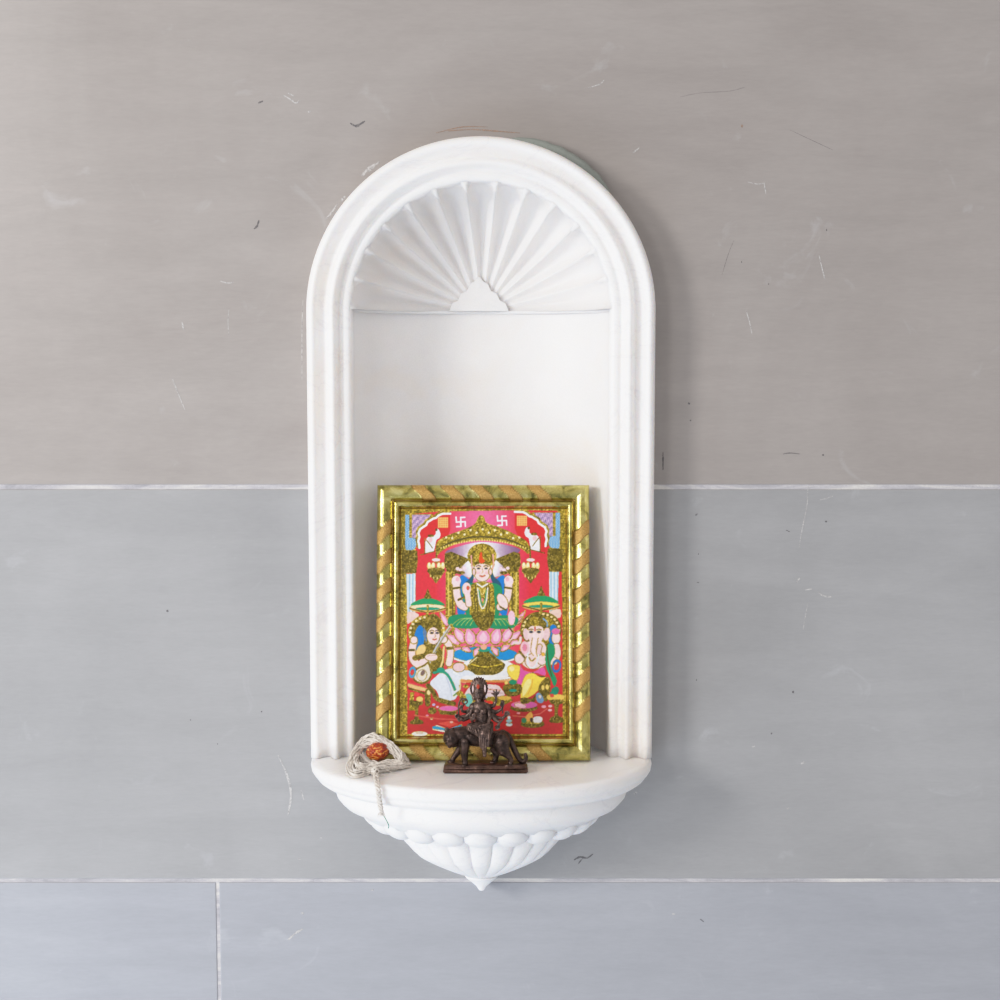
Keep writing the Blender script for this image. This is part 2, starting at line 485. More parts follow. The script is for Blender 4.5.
# ------------------------------------------------------------------ PICTURE: painted print
FR_W0, FR_H = 214.0, 274.5
class Canvas:
    def __init__(s, x0, y0, x1, y1, q):
        s.x0, s.y0, s.q = x0, y0, q
        s.w = int((x1 - x0) * q); s.h = int((y1 - y0) * q)
        ys, xs = np.mgrid[0:s.h, 0:s.w]
        s.X = x0 + (xs + 0.5) / q; s.Y = y0 + (ys + 0.5) / q
        s.c = np.zeros((s.h, s.w, 3)); s.foil = np.zeros((s.h, s.w))
        s.T = (0, 0, 1)
        rng = np.random.RandomState(4)
        s.ns = rng.rand(s.h, s.w)
        n2 = rng.rand(s.h // 3 + 2, s.w // 3 + 2)
        s.ns2 = np.kron(n2, np.ones((3, 3)))[:s.h, :s.w]
        n3 = rng.rand(s.h // 5 + 2, s.w // 5 + 2)
        s.ns3 = np.kron(n3, np.ones((5, 5)))[:s.h, :s.w]
    def sys(s, ox, oy, k): s.T = (ox, oy, k)
    def t(s, p): return (s.T[0] + p[0] * s.T[2], s.T[1] + p[1] * s.T[2])
    def put(s, m, col):
        """m: float mask 0..1; col: rgb tuple or 'gold' or function"""
        m = np.clip(m, 0, 1)
        if isinstance(col, str):
            k = {'gold': 1.0, 'goldd': 0.74, 'goldl': 1.35}[col]
            n = s.ns * 0.3 + s.ns2 * 0.4 + s.ns3 * 0.3; n = np.clip((n - 0.5) * 1.7 + 0.5, 0, 1)
            base = np.stack([104 + 116 * n, 90 + 100 * n, 16 + 52 * n], -1) * k
            sp = (s.ns2 > 0.91)
            base[sp] = np.array([228, 198, 96]) * min(1.0, k)
            C = base; fo = 1.0
        elif callable(col): C = col(s.X, s.Y); fo = 0.0
        else: C = np.array(col, float)[None, None, :] * np.ones((s.h, s.w, 1)); fo = 0.0
        s.c = s.c * (1 - m[..., None]) + C * m[..., None]
        s.foil = s.foil * (1 - m) + fo * m
    def poly(s, pts, col):
        pts = [s.t(p) for p in pts]
        ins = np.zeros((s.h, s.w), bool); n = len(pts)
        for i in range(n):
            x1, y1 = pts[i]; x2, y2 = pts[(i + 1) % n]
            if y1 == y2: continue
            cond = ((y1 > s.Y) != (y2 > s.Y)) & (s.X < (x2 - x1) * (s.Y - y1) / (y2 - y1) + x1)
            ins ^= cond
        s.put(ins.astype(float), col)
    def spoly(s, pts, col):
        s.poly([(p.x, p.y) for p in catmull([(a, b, 0) for a, b in pts], 5, True)], col)
    def ell(s, cx, cy, rx, ry, col, rot=0, soft=0.0, ring=0.0):
        if isinstance(col, tuple) and col in (SKIN, SKIN2) and not ring:
            s.ell(cx, cy, rx + 0.45 / s.T[2], ry + 0.45 / s.T[2], 'goldd', rot)
        cx, cy = s.t((cx, cy)); rx *= s.T[2]; ry *= s.T[2]
        a = math.radians(rot); dx = s.X - cx; dy = s.Y - cy
        u = dx * math.cos(a) + dy * math.sin(a); v = -dx * math.sin(a) + dy * math.cos(a)
        d = np.sqrt((u / rx) ** 2 + (v / ry) ** 2)
        e = max(0.15 / max(min(rx, ry), 0.3), soft)
        m = np.clip((1 - d) / e + 0.5 if soft == 0 else (1 - d) / soft, 0, 1)
        if ring: m = m * (d > 1 - ring)
        s.put(m, col)
    def line(s, pts, w, col):
        if isinstance(col, tuple) and col in (SKIN, SKIN2): s.line(pts, w + 0.9 / s.T[2], 'goldd')
        pts = [s.t(p) for p in pts]; w = w * s.T[2] / 2
        D = np.full((s.h, s.w), 1e9)
        for (x1, y1), (x2, y2) in zip(pts[:-1], pts[1:]):
            L = (x2 - x1) ** 2 + (y2 - y1) ** 2 + 1e-9
            t = np.clip(((s.X - x1) * (x2 - x1) + (s.Y - y1) * (y2 - y1)) / L, 0, 1)
            D = np.minimum(D, np.hypot(s.X - x1 - t * (x2 - x1), s.Y - y1 - t * (y2 - y1)))
        s.put(np.clip((w - D) / 0.3 + 0.5, 0, 1), col)
    def sline(s, pts, w, col):
        s.line([(p.x, p.y) for p in catmull([(a, b, 0) for a, b in pts], 5)], w, col)

SKIN = (246, 214, 214); SKIN2 = (238, 200, 204); PINK = (240, 150, 190); PINKL = (250, 196, 216); GREEN = (14, 140, 92); TEAL = (20, 150, 120)
BLUE = (0, 120, 205); RED = (222, 44, 52); WHITE = (244, 244, 248); DARK = (84, 74, 16); ORNG = (240, 176, 96)

def paint():
    c = Canvas(399.0, 507.0, 567.5, 736.5, 2.5)
    c.put(np.ones((c.h, c.w)), 'gold')
    A = (370, 480, 0.23); Bq = (390, 500, 0.1); Cq = (480, 500, 0.1); D = (390, 590, 0.1); E = (480, 590, 0.12); Fq = (390, 680, 0.1); G = (500, 670, 0.1); H = (430, 670, 0.11)
    def redf(X, Y):
        g = np.exp(-((X - 482) / 34) ** 2)[..., None]
        base = np.array([224, 42, 50]) * (1 - g) + np.array([238, 104, 156]) * g
        low = np.clip((Y - 655) / 60, 0, 1)[..., None]
        return base * (1 - low) + np.array([192, 40, 38]) * low
    c.sys(*A); c.poly([(148, 150), (305, 136), (660, 130), (818, 134), (836, 300), (838, 1100), (165, 1100), (160, 500)], redf)
    def lav(X, Y):
        n = (np.sin(X * 3.1 + 2 * np.sin(Y * 1.9)) * np.sin(Y * 2.8 + 1.7 * np.sin(X * 2.1)) > 0.25)[..., None]
        return np.where(n, np.array([104, 90, 140]), np.array([212, 178, 210]))
    def blu(X, Y):
        n = (np.sin(X * 2.3 + np.sin(Y * 2.5)) * np.sin(Y * 2.2) > 0.3)[..., None]
        return np.where(n, np.array([178, 206, 228]), np.array([110, 166, 212]))
    def col_(X, Y):
        n = (0.5 + 0.5 * np.sin(X * 1.9))[..., None]
        return np.array([150, 190, 220]) * (1 - n) + np.array([226, 238, 246]) * n
    for side in (0, 1):
        def m(p):
            if side == 0: return (390 + p[0] * 0.1, 500 + p[1] * 0.1)
            return (965 - (390 + p[0] * 0.1), 500 + p[1] * 0.1 - 1.8)
        def M(pts): return [m(p) for p in pts]
        c.sys(0, 0, 1)
        c.poly(M([(130, 140), (430, 140), (400, 200), (330, 260), (270, 330), (250, 520), (255, 735), (110, 735)]), 'gold')
        c.poly(M([(145, 145), (188, 145), (188, 385), (145, 385)]), blu)
        c.poly(M([(215, 145), (405, 145), (375, 195), (310, 245), (268, 320), (250, 380), (215, 380)]), lav)
        c.spoly(M([(150, 385), (200, 378), (248, 390), (262, 430), (240, 490), (180, 502), (152, 490)]), blu)
        c.poly(M([(112, 505), (268, 505), (275, 600), (262, 732), (120, 732)]), 'goldd')
        c.poly(M([(157, 738), (254, 735), (256, 1160), (170, 1160)]), col_)
        # red spandrel, scalloped white arch
        arch = [(600, 135), (520, 137), (480, 155), (455, 178), (425, 186), (398, 205), (372, 218), (358, 250), (330, 268), (298, 290), (280, 330), (290, 370), (278, 410), (288, 450), (290, 480)]
        c.poly(M(arch + [(290, 560), (520, 500), (600, 300)]), (216, 38, 40))
        c.line(M([(a - 14, b - 12) for a, b in arch]), 3.0, 'gold')
        c.line(M(arch), 2.2, WHITE)
        c.poly(M([(290, 570), (440, 515), (510, 560), (550, 700), (560, 1010), (255, 1010), (262, 700)]), lambda X, Y: (lambda g: np.array([222, 44, 58]) * (1 - g) + np.array([230, 70, 140]) * g)(np.clip(1 - np.abs(X - 482.5) / 42 + 0.12, 0, 1)[..., None] ** 0.7))
        # elephant with raised trunk
        c.spoly(M([(350, 420), (370, 375), (420, 360), (450, 345), (455, 300), (480, 290), (502, 340), (490, 380), (462, 400), (452, 440), (440, 500), (425, 522), (350, 532), (342, 470)]), (236, 236, 242))
        c.line(M([(360, 400), (400, 450), (420, 480)]), 1.0, 'goldd'); c.line(M([(345, 380), (345, 540)]), 0.9, 'goldd')
        c.line(M([(300, 550), (440, 515)]), 0.9, 'goldd'); c.ell(*m((405, 358)), 3.2, 1.4, 'goldd'); c.ell(*m((460, 297)), 1.2, 1.4, DARK)
        c.ell(*m((400, 400)), 2.2, 2.6, (244, 196, 200))
        # yantra square
        c.poly(M([(476, 172), (580, 172), (580, 277), (476, 277)]), (238, 150, 78))
        for k in range(5):
            c.line(M([(482 + k * 23, 178), (482 + k * 23, 272)]), 0.5, (250, 206, 120)); c.line(M([(480, 182 + k * 21), (576, 182 + k * 21)]), 0.5, (250, 206, 120))
    # two white swastika marks
    for cx, cy in ((460.6, 521.8), (502.2, 520.6)):
        c.sys(cx, cy, 0.1)
        for ln in ([(-2, -46), (2, 46)], [(-44, 2), (44, -2)], [(-2, -44), (40, -46)], [(2, 46), (-42, 48)], [(-44, 2), (-48, -48)], [(44, -2), (46, 44)]):
            c.line(ln, 15, WHITE)
    # canopy
    c.sys(*A)
    def und(X, Y):
        g = np.exp(-((X - 482) / 24) ** 2)[..., None]
        return np.array([118, 76, 120]) * (1 - g) + np.array([250, 246, 252]) * g
    c.spoly([(325, 315), (400, 285), (485, 270), (580, 280), (655, 305), (600, 345), (560, 420), (410, 420), (380, 345)], und)
    c.ell(487, 365, 92, 82, (246, 248, 254), soft=0.35)
    c.spoly([(288, 330), (284, 290), (298, 262), (350, 235), (420, 210), (455, 190), (470, 162), (482, 152), (496, 162), (508, 186), (560, 204), (620, 230), (676, 262), (694, 290), (690, 322), (660, 300), (600, 276), (540, 266), (482, 262), (420, 268), (360, 284), (310, 310)], 'gold')
    c.sline([(300, 300), (350, 272), (420, 252), (482, 247), (560, 252), (630, 270), (685, 300)], 7, DARK)
    for i in range(34):
        t = i / 33; x = 308 + 370 * t; y = 262 + 34 * (2 * t - 1) ** 2
        c.ell(x, y, 3.4, 4.5, (236, 210, 110))
    for i in range(13):
        t = i / 12; x = 330 + 320 * t; y = 222 + 36 * (2 * t - 1) ** 2 + (6 if i % 2 else -8)
        c.ell(x, y, 5, 5, (250, 236, 190))
    # pillars and capitals
    for q in (0, 1):
        mx = (lambda x: x) if q == 0 else (lambda x: 978 - x)
        c.poly([(mx(325), 320), (mx(352), 312), (mx(432), 345), (mx(402), 372), (mx(372), 410), (mx(340), 410), (mx(322), 370)], 'goldd')
        c.poly([(mx(330), 400), (mx(368), 400), (mx(372), 600), (mx(330), 600)], 'gold')
        c.line([(mx(340), 405), (mx(342), 590)], 7, (222, 196, 92)); c.line([(mx(358), 405), (mx(360), 590)], 5, DARK)
        c.spoly([(mx(392), 420), (mx(420), 425), (mx(442), 460), (mx(425), 560), (mx(385), 590), (mx(378), 500)], BLUE)
        for dx, dy in ((0, 0), (16, -8), (-14, -6), (6, 10)):
            c.ell(mx(394) + dx, 392 + dy, 9, 8, (246, 214, 226)); 
        c.ell(mx(394), 404, 18, 7, 'goldd')
        # chandelier
        lx = 286 if q == 0 else 700
        c.line([(lx + (4 if q == 0 else -4), 290), (lx, 360)], 7, 'goldd'); c.ell(lx, 348, 19, 8, (246, 214, 224))
        for dx in (-30, -12, 12, 30): c.ell(lx + dx, 374, 9, 16, (250, 222, 150)); 
        for dx in (-30, -12, 12, 30): c.ell(lx + dx, 368, 4, 9, (255, 246, 210))
        c.spoly([(lx - 38, 390), (lx, 382), (lx + 38, 390), (lx + 28, 412), (lx + 10, 436), (lx, 450), (lx - 12, 434), (lx - 28, 412)], 'goldd')
        for dx in (-24, -10, 6, 20): c.ell(lx + dx, 430 - abs(dx) * 0.5, 3, 6, (250, 224, 140))
    # halo, hair, crown, face of the central figure
    c.ell(487, 330, 63, 54, 'gold'); c.ell(487, 335, 46, 42, 'goldd')
    c.line([(440, 330), (442, 370), (448, 400)], 7, (238, 166, 160)); c.line([(535, 325), (538, 370), (528, 400)], 7, (238, 166, 160))
    c.spoly([(450, 380), (440, 420), (412, 450), (400, 490), (430, 480), (450, 430)], (26, 84, 110)); c.spoly([(524, 380), (540, 420), (566, 445), (574, 480), (550, 470), (526, 430)], (26, 84, 110))
    c.spoly([(446, 350), (460, 310), (487, 285), (514, 310), (530, 350), (500, 358), (470, 358)], 'gold')
    c.ell(488, 446, 20, 18, (244, 210, 210)); c.ell(488, 396, 37, 46, SKIN)
    c.ell(452, 400, 7, 14, SKIN2); c.ell(524, 400, 7, 14, SKIN2)
    c.spoly([(452, 372), (470, 352), (488, 346), (506, 352), (524, 372), (506, 366), (488, 364), (468, 366)], 'goldd')
    c.spoly([(478, 320), (486, 314), (490, 340), (500, 352), (488, 362), (474, 356)], (232, 74, 16))
    for x in (472, 505):
        c.line([(x - 10, 376), (x, 372), (x + 9, 376)], 3, (70, 60, 70)); c.ell(x, 385, 7, 4, (84, 84, 104)); c.ell(x, 384, 3, 3, (24, 24, 40))
    c.line([(488, 384), (491, 402), (485, 405)], 2.2, (214, 160, 164)); c.line([(478, 417), (488, 421), (499, 416)], 5, (220, 70, 90))
    c.ell(469, 404, 8, 6, (248, 190, 196)); c.ell(508, 404, 8, 6, (248, 190, 196))
    # body
    c.spoly([(398, 470), (415, 455), (450, 448), (526, 448), (558, 455), (576, 480), (566, 540), (548, 600), (432, 600), (412, 540)], GREEN)
    c.spoly([(448, 450), (528, 450), (540, 500), (536, 600), (440, 600), (438, 500)], 'gold')
    for dx in (-34, -22, 22, 34): c.line([(488 + dx * 0.8, 455), (488 + dx, 520), (488 + dx * 0.8, 590)], 4, DARK)
    c.line([(466, 452), (488, 466), (512, 452)], 8, (238, 240, 244))
    c.sline([(468, 470), (476, 530), (490, 560), (506, 530), (512, 470)], 7, (238, 240, 244)); c.sline([(474, 480), (482, 525), (490, 545), (500, 525), (506, 480)], 4, TEAL)
    c.sline([(476, 470), (488, 500), (502, 470)], 4, (250, 222, 140)); c.ell(489, 522, 5, 8, (236, 150, 140))
    for q in (0, 1):
        mx = (lambda x: x) if q == 0 else (lambda x: 978 - x)
        c.sline([(mx(374), 450), (mx(378), 500), (mx(392), 540), (mx(412), 552)], 32, SKIN)
        c.ell(mx(374), 440, 21, 24, (250, 218, 224)); c.ell(mx(380), 432, 8, 10, (240, 176, 190))
        c.line([(mx(362), 472), (mx(392), 468)], 7, DARK); c.line([(mx(384), 522), (mx(414), 508)], 8, DARK)
        c.line([(mx(398), 520), (mx(418), 505)], 4, 'gold')
    c.sline([(430, 540), (424, 500), (420, 480)], 26, SKIN); c.ell(420, 474, 20, 28, (250, 212, 218)); c.ell(426, 470, 6, 9, (226, 70, 60))
    c.ell(577, 528, 20, 36, SKIN, -28); c.line([(566, 552), (592, 566)], 6, DARK)
    # lotus
    def petal(x, y, rx, ry, rot):
        def tear(f):
            a = math.radians(rot); out = []
            for u, v in ((0, -1.12), (0.5, -0.62), (0.95, 0.0), (0.85, 0.6), (0.4, 0.95), (-0.4, 0.95), (-0.85, 0.6), (-0.95, 0.0), (-0.5, -0.62)):
                u *= rx * f + (3.5 if f == 1.0 else 0); v *= ry * f + (3.5 if f == 1.0 else 0)
                out.append((x + u * math.cos(a) - v * math.sin(a), y + u * math.sin(a) + v * math.cos(a)))
            return out
        c.spoly(tear(1.0), 'gold'); c.spoly(tear(0.98), PINK); c.spoly([(p + (x - p) * 0.1, q + 3) for p, q in tear(0.6)], PINKL)
    petal(322, 605, 12, 34, -30); petal(654, 600, 12, 32, 35); petal(640, 610, 10, 24, 60)
    for x, y, rx, ry, r in ((360, 690, 16, 38, -52), (628, 680, 16, 40, 52), (388, 672, 20, 40, -36), (600, 668, 20, 42, 34), (434, 680, 25, 38, -16), (550, 676, 25, 39, 14)):
        petal(x, y, rx, ry, r)
    for x, y, rx, ry, r in ((352, 722, 26, 8, 14), (390, 738, 26, 10, 18), (428, 742, 26, 11, 22), (548, 740, 24, 11, -40), (585, 730, 24, 11, -34), (625, 706, 22, 9, -30), (462, 738, 20, 9, 50)):
        petal(x, y, rx, ry, r)
    petal(493, 680, 32, 34, 0)
    # folded legs in green
    c.spoly([(338, 612), (352, 592), (400, 584), (460, 592), (500, 612), (478, 640), (420, 646), (368, 642), (344, 632)], GREEN)
    c.spoly([(646, 612), (630, 594), (580, 588), (530, 596), (492, 618), (520, 642), (570, 648), (624, 642)], GREEN)
    for q in range(5):
        c.sline([(356 + q * 20, 632), (390 + q * 16, 606), (440 + q * 10, 600)], 3.5, (150, 200, 120)); c.sline([(630 - q * 20, 632), (600 - q * 16, 606), (560 - q * 8, 606)], 3.5, (150, 200, 120))
    c.spoly([(440, 580), (490, 572), (540, 580), (530, 630), (500, 655), (470, 640)], 'goldd')
    c.ell(616, 600, 16, 32, (248, 196, 216), 0); c.line([(604, 640), (620, 660)], 6, DARK)
    # blue well, pot, table
    c.ell(500, 765, 148, 34, WHITE); c.ell(500, 758, 142, 34, (0, 140, 210))
    petal(462, 745, 22, 10, -60); petal(545, 742, 24, 11, 55); petal(420, 735, 22, 10, 20); petal(588, 728, 24, 11, -30)
    c.spoly([(404, 800), (440, 780), (560, 780), (625, 800), (640, 830), (560, 862), (440, 862), (380, 840)], (238, 240, 246))
    c.spoly([(350, 800), (400, 795), (430, 820), (400, 840), (340, 830)], ORNG)
    c.poly([(474, 738), (520, 738), (516, 760), (482, 760)], 'goldd'); c.ell(497, 740, 26, 7, TEAL); c.ell(495, 726, 14, 12, (246, 170, 140))
    c.spoly([(482, 750), (518, 750), (560, 780), (588, 805), (560, 838), (500, 850), (445, 838), (424, 810), (450, 775)], 'goldd')
    c.sline([(440, 800), (500, 812), (575, 800)], 5, 'goldl'); c.sline([(466, 770), (430, 800)], 5, (240, 232, 190))
    c.ell(500, 868, 118, 20, (240, 188, 130)); c.ell(500, 858, 116, 12, (244, 244, 246)); c.line([(400, 872), (600, 876)], 9, (226, 140, 80))
    c.sys(*H)
    c.poly([(330, 110), (680, 110), (690, 220), (300, 220)], (200, 40, 40))
    c.spoly([(310, 240), (360, 150), (440, 130), (600, 130), (650, 165), (680, 225), (600, 240), (400, 240)], (238, 214, 216))
    c.sline([(520, 170), (640, 180)], 8, (222, 150, 150)); c.sline([(500, 200), (660, 206)], 8, (216, 176, 180))
    # left seated musician
    c.sys(*D)
    c.spoly([(170, 230), (240, 220), (290, 260), (200, 330), (170, 330)], (236, 202, 196))
    c.ell(370, 430, 190, 180, 'gold'); c.ell(360, 440, 158, 150, 'goldd')
    for i in range(16):
        a = math.radians(150 + i * 16); c.ell(370 + 170 * math.cos(a), 430 + 158 * math.sin(a), 15, 13, (248, 226, 184))
    c.spoly([(250, 430), (290, 355), (330, 380), (340, 470), (330, 560), (260, 600), (245, 500)], BLUE)
    c.line([(368, 170), (368, 330)], 22, 'gold')
    c.spoly([(355, 400), (340, 330), (380, 260), (440, 240), (500, 290), (520, 370), (500, 400), (440, 375)], 'goldd')
    c.spoly([(345, 380), (352, 330), (330, 420), (350, 500), (370, 520), (372, 430)], (90, 120, 160))
    c.ell(420, 545, 40, 36, (240, 204, 206)); c.ell(434, 458, 64, 84, SKIN)
    c.spoly([(374, 420), (400, 385), (440, 374), (490, 392), (500, 370), (440, 350), (370, 370)], 'goldd')
    for x in (418, 472): c.ell(x, 430, 18, 10, (80, 84, 104)); c.ell(x, 428, 8, 8, (24, 24, 40)); c.line([(x - 20, 412), (x, 402), (x + 18, 410)], 7, (70, 60, 60))
    c.line([(450, 440), (458, 470), (444, 474)], 6, (208, 160, 164)); c.line([(430, 492), (446, 498), (464, 490)], 11, (216, 70, 90))
    c.spoly([(350, 540), (460, 550), (520, 600), (540, 760), (460, 840), (390, 800), (320, 700), (260, 620), (300, 560)], 'goldd')
    c.spoly([(262, 610), (290, 560), (340, 545), (360, 590), (330, 640), (270, 650)], (240, 200, 130))
    c.sline([(240, 520), (222, 600), (230, 690), (290, 745), (360, 690), (410, 680)], 70, SKIN); c.ell(240, 500, 36, 36, SKIN)
    c.line([(250, 680), (330, 660)], 48, 'goldd'); c.line([(195, 600), (240, 600)], 20, DARK)
    c.sline([(545, 500), (590, 550), (606, 640), (590, 730)], 66, SKIN); c.ell(535, 495, 38, 36, SKIN); c.line([(570, 585), (620, 580)], 26, 'goldd')
    c.line([(540, 570), (530, 700), (500, 800)], 20, (240, 214, 150))
    # white skirt
    c.spoly([(400, 935), (450, 870), (540, 800), (620, 780), (700, 800), (790, 800), (850, 850), (740, 860), (700, 920), (690, 1010), (650, 1090), (560, 1100), (500, 1080), (470, 1010)], (224, 232, 246))
    c.sline([(560, 860), (600, 960), (620, 1060)], 12, (196, 208, 230)); c.sline([(640, 820), (700, 850)], 12, (246, 248, 252))
    c.ell(690, 770, 60, 45, SKIN2)
    c.sline([(440, 825), (520, 812), (580, 850), (630, 940), (650, 990)], 24, TEAL); c.ell(510, 800, 40, 28, TEAL)
    # lute
    c.sline([(612, 355), (540, 460), (460, 590), (390, 730)], 32, (190, 192, 202)); c.line([(612, 352), (640, 390), (590, 440)], 22, 'gold'); c.sline([(600, 380), (520, 500), (440, 640)], 6, (120, 110, 110))
    c.spoly([(388, 715), (420, 790), (418, 870), (370, 925), (300, 935), (240, 900), (230, 845), (270, 780), (340, 745)], 'goldd')
    c.spoly([(380, 740), (404, 800), (400, 866), (358, 908), (300, 918), (252, 888), (244, 845), (280, 790), (345, 760)], (228, 218, 204))
    c.ell(320, 850, 52, 60, (190, 170, 150), 20, ring=0.12); c.ell(330, 826, 18, 30, (120, 96, 90), 25)
    c.ell(415, 670, 64, 36, SKIN); c.line([(372, 660), (460, 650)], 6, (214, 170, 176))
    c.ell(225, 820, 36, 60, (60, 150, 206), 10, ring=0.5)
    # right seated elephant-headed figure
    c.sys(*E)
    c.spoly([(590, 180), (670, 160), (672, 230), (600, 230)], (238, 202, 190))
    c.ell(510, 330, 172, 150, 'goldd'); c.ell(505, 335, 140, 122, 'gold')
    for i in range(15):
        a = math.radians(180 + i * 14); c.ell(510 + 150 * math.cos(a), 330 + 130 * math.sin(a), 12, 11, (248, 222, 160))
    c.spoly([(590, 300), (640, 310), (650, 450), (610, 470), (575, 420)], BLUE)
    c.line([(505, 120), (505, 220)], 18, 'gold')
    c.spoly([(380, 330), (390, 260), (430, 210), (480, 190), (530, 220), (560, 280), (560, 330), (470, 310)], 'goldd'); c.sline([(530, 240), (560, 270), (562, 310)], 14, (120, 170, 220))
    c.ell(455, 262, 36, 40, 'gold')
    c.ell(386, 370, 26, 52, SKIN2, -8); c.ell(556, 368, 30, 56, SKIN2, 10)
    c.spoly([(400, 340), (420, 305), (470, 298), (520, 308), (534, 350), (520, 420), (480, 450), (430, 440), (404, 400)], SKIN)
    c.spoly([(400, 430), (520, 430), (560, 500), (560, 600), (500, 650), (400, 650), (350, 600), (370, 500)], SKIN)
    c.ell(448, 592, 70, 62, SKIN)
    c.sline([(462, 380), (452, 430), (440, 480), (452, 520), (488, 530)], 44, (250, 222, 224)); c.sline([(438, 400), (428, 460), (424, 510), (446, 545)], 5, (200, 150, 150)); c.sline([(486, 400), (478, 450), (468, 490), (488, 505)], 5, (200, 150, 150))
    for x in (428, 492): c.ell(x, 350, 17, 10, (80, 90, 120)); c.ell(x, 350, 8, 8, (24, 24, 44)); c.line([(x - 20, 332), (x, 326), (x + 20, 332)], 5, (90, 70, 70))
    c.line([(460, 310), (460, 340)], 9, (226, 60, 50))
    c.sline([(500, 470), (490, 520), (510, 560)], 36, SKIN2); c.ell(520, 580, 40, 44, SKIN); c.ell(526, 535, 14, 14, (240, 180, 60))
    c.sline([(400, 510), (400, 610), (430, 650), (470, 620), (490, 540)], 14, (232, 238, 246)); c.sline([(410, 560), (430, 590), (460, 570)], 9, 'gold')
    c.ell(374, 480, 38, 54, (246, 190, 206)); c.ell(374, 480, 18, 30, (228, 130, 160)); c.ell(330, 570, 40, 42, SKIN); c.sline([(290, 440), (330, 440), (340, 400)], 26, (238, 214, 216)); c.line([(330, 510), (372, 560)], 16, 'goldd')
    c.ell(636, 400, 36, 50, SKIN); c.ell(634, 345, 36, 26, (226, 110, 170)); c.line([(600, 462), (660, 466)], 18, DARK); c.sline([(640, 470), (650, 530), (625, 590)], 50, SKIN); c.ell(610, 590, 38, 34, SKIN)
    c.spoly([(570, 450), (618, 462), (622, 540), (590, 600), (600, 660), (640, 745), (620, 800), (585, 720), (552, 640), (548, 540)], (12, 146, 96))
    c.sline([(560, 480), (570, 600), (600, 720)], 8, DARK)
    c.ell(640, 632, 38, 58, (24, 110, 200), 10, ring=0.4)
    c.spoly([(228, 650), (262, 622), (330, 630), (360, 680), (340, 740), (280, 745), (238, 700)], (250, 216, 80)); c.ell(265, 655, 24, 22, (252, 236, 160))
    c.spoly([(338, 620), (360, 660), (440, 680), (530, 640), (545, 710), (450, 690), (390, 740), (330, 800), (305, 770), (330, 700)], (222, 86, 164))
    c.sline([(440, 690), (480, 715), (540, 720)], 12, DARK)
    c.spoly([(350, 780), (380, 710), (440, 690), (500, 722), (555, 728), (510, 790), (480, 840), (420, 885), (350, 905), (338, 860)], (250, 216, 76)); c.spoly([(360, 800), (400, 740), (430, 760), (390, 850), (356, 880)], (253, 238, 150)); c.sline([(440, 740), (430, 800), (400, 860)], 8, (232, 176, 60))
    c.spoly([(500, 780), (570, 720), (590, 800), (560, 920), (520, 900), (490, 850)], 'goldd'); 
    for x, y in ((525, 810), (560, 805)): c.ell(x, y, 14, 22, (248, 214, 110))
    c.spoly([(600, 820), (640, 800), (660, 830), (640, 860), (600, 850)], (20, 130, 100))
    # parasols
    for (cx, cy, s) in ((376, 140, 0), (512, 96, 1)):
        c.sys(*(D if s == 0 else E)); k = 1.0 if s == 0 else 0.86
        c.ell(cx, cy + 44 * k, 186 * k, 44 * k, (226, 170, 96)); c.ell(cx, cy + 34 * k, 170 * k, 30 * k, (250, 226, 186) if s == 0 else (246, 214, 90)); c.ell(cx, cy + 48 * k, 120 * k, 14 * k, TEAL); c.line([(cx - 180 * k, cy + 44 * k), (cx, cy + 90 * k), (cx + 180 * k, cy + 44 * k)], 9, DARK)
        c.spoly([(cx - 170 * k, cy + 14 * k), (cx - 90 * k, cy - 40 * k), (cx, cy - 58 * k), (cx + 90 * k, cy - 40 * k), (cx + 170 * k, cy + 14 * k), (cx, cy + 0)], (16, 150, 92))
        c.spoly([(cx - 36 * k, cy - 56 * k), (cx - 20 * k, cy - 100 * k), (cx, cy - 150 * k), (cx + 20 * k, cy - 100 * k), (cx + 36 * k, cy - 56 * k)], 'goldd'); c.line([(cx, cy + 20), (cx, cy + 110 * k)], 18, 'gold')
    # foreground: stools, dishes, book
    c.sys(*Fq)
    c.spoly([(185, 30), (240, 40), (380, 80), (360, 110), (200, 70)], (236, 190, 130)); c.line([(190, 24), (370, 74)], 14, (220, 60, 80)); c.line([(195, 80), (350, 130)], 20, 'goldd')
    c.spoly([(360, 95), (400, 90), (410, 180), (400, 250), (360, 250), (350, 170)], 'goldd'); c.ell(390, 120, 20, 26, (246, 220, 160))
    c.sline([(380, 50), (430, 110), (470, 180), (560, 215), (640, 230)], 44, 'goldd')
    c.sline([(700, 0), (700, 90), (640, 160)], 16, (240, 226, 190)); c.sline([(690, 110), (640, 150)], 10, TEAL)
    c.poly([(205, 120), (245, 120), (240, 200), (270, 300), (190, 300)], 'gold')
    c.spoly([(200, 205), (330, 205), (325, 240), (290, 260), (290, 370), (330, 400), (330, 430), (210, 430), (215, 400), (250, 370), (250, 260), (210, 240)], 'goldd')
    c.ell(300, 185, 36, 26, (246, 200, 110)); c.ell(270, 140, 26, 20, (232, 60, 60))
    c.ell(425, 300, 44, 34, 'goldd'); c.ell(440, 240, 18, 14, (190, 170, 220)); c.ell(478, 262, 18, 12, (250, 180, 220))
    c.ell(580, 292, 100, 34, 'goldd'); c.ell(590, 278, 96, 28, (232, 110, 180)); c.poly([(495, 300), (670, 310), (665, 345), (500, 335)], 'goldd')
    c.ell(420, 375, 18, 14, (250, 226, 236)); c.ell(375, 350, 16, 12, (240, 130, 180)); c.ell(300, 528, 80, 26, (238, 238, 236)); c.ell(300, 518, 40, 10, (220, 200, 180))
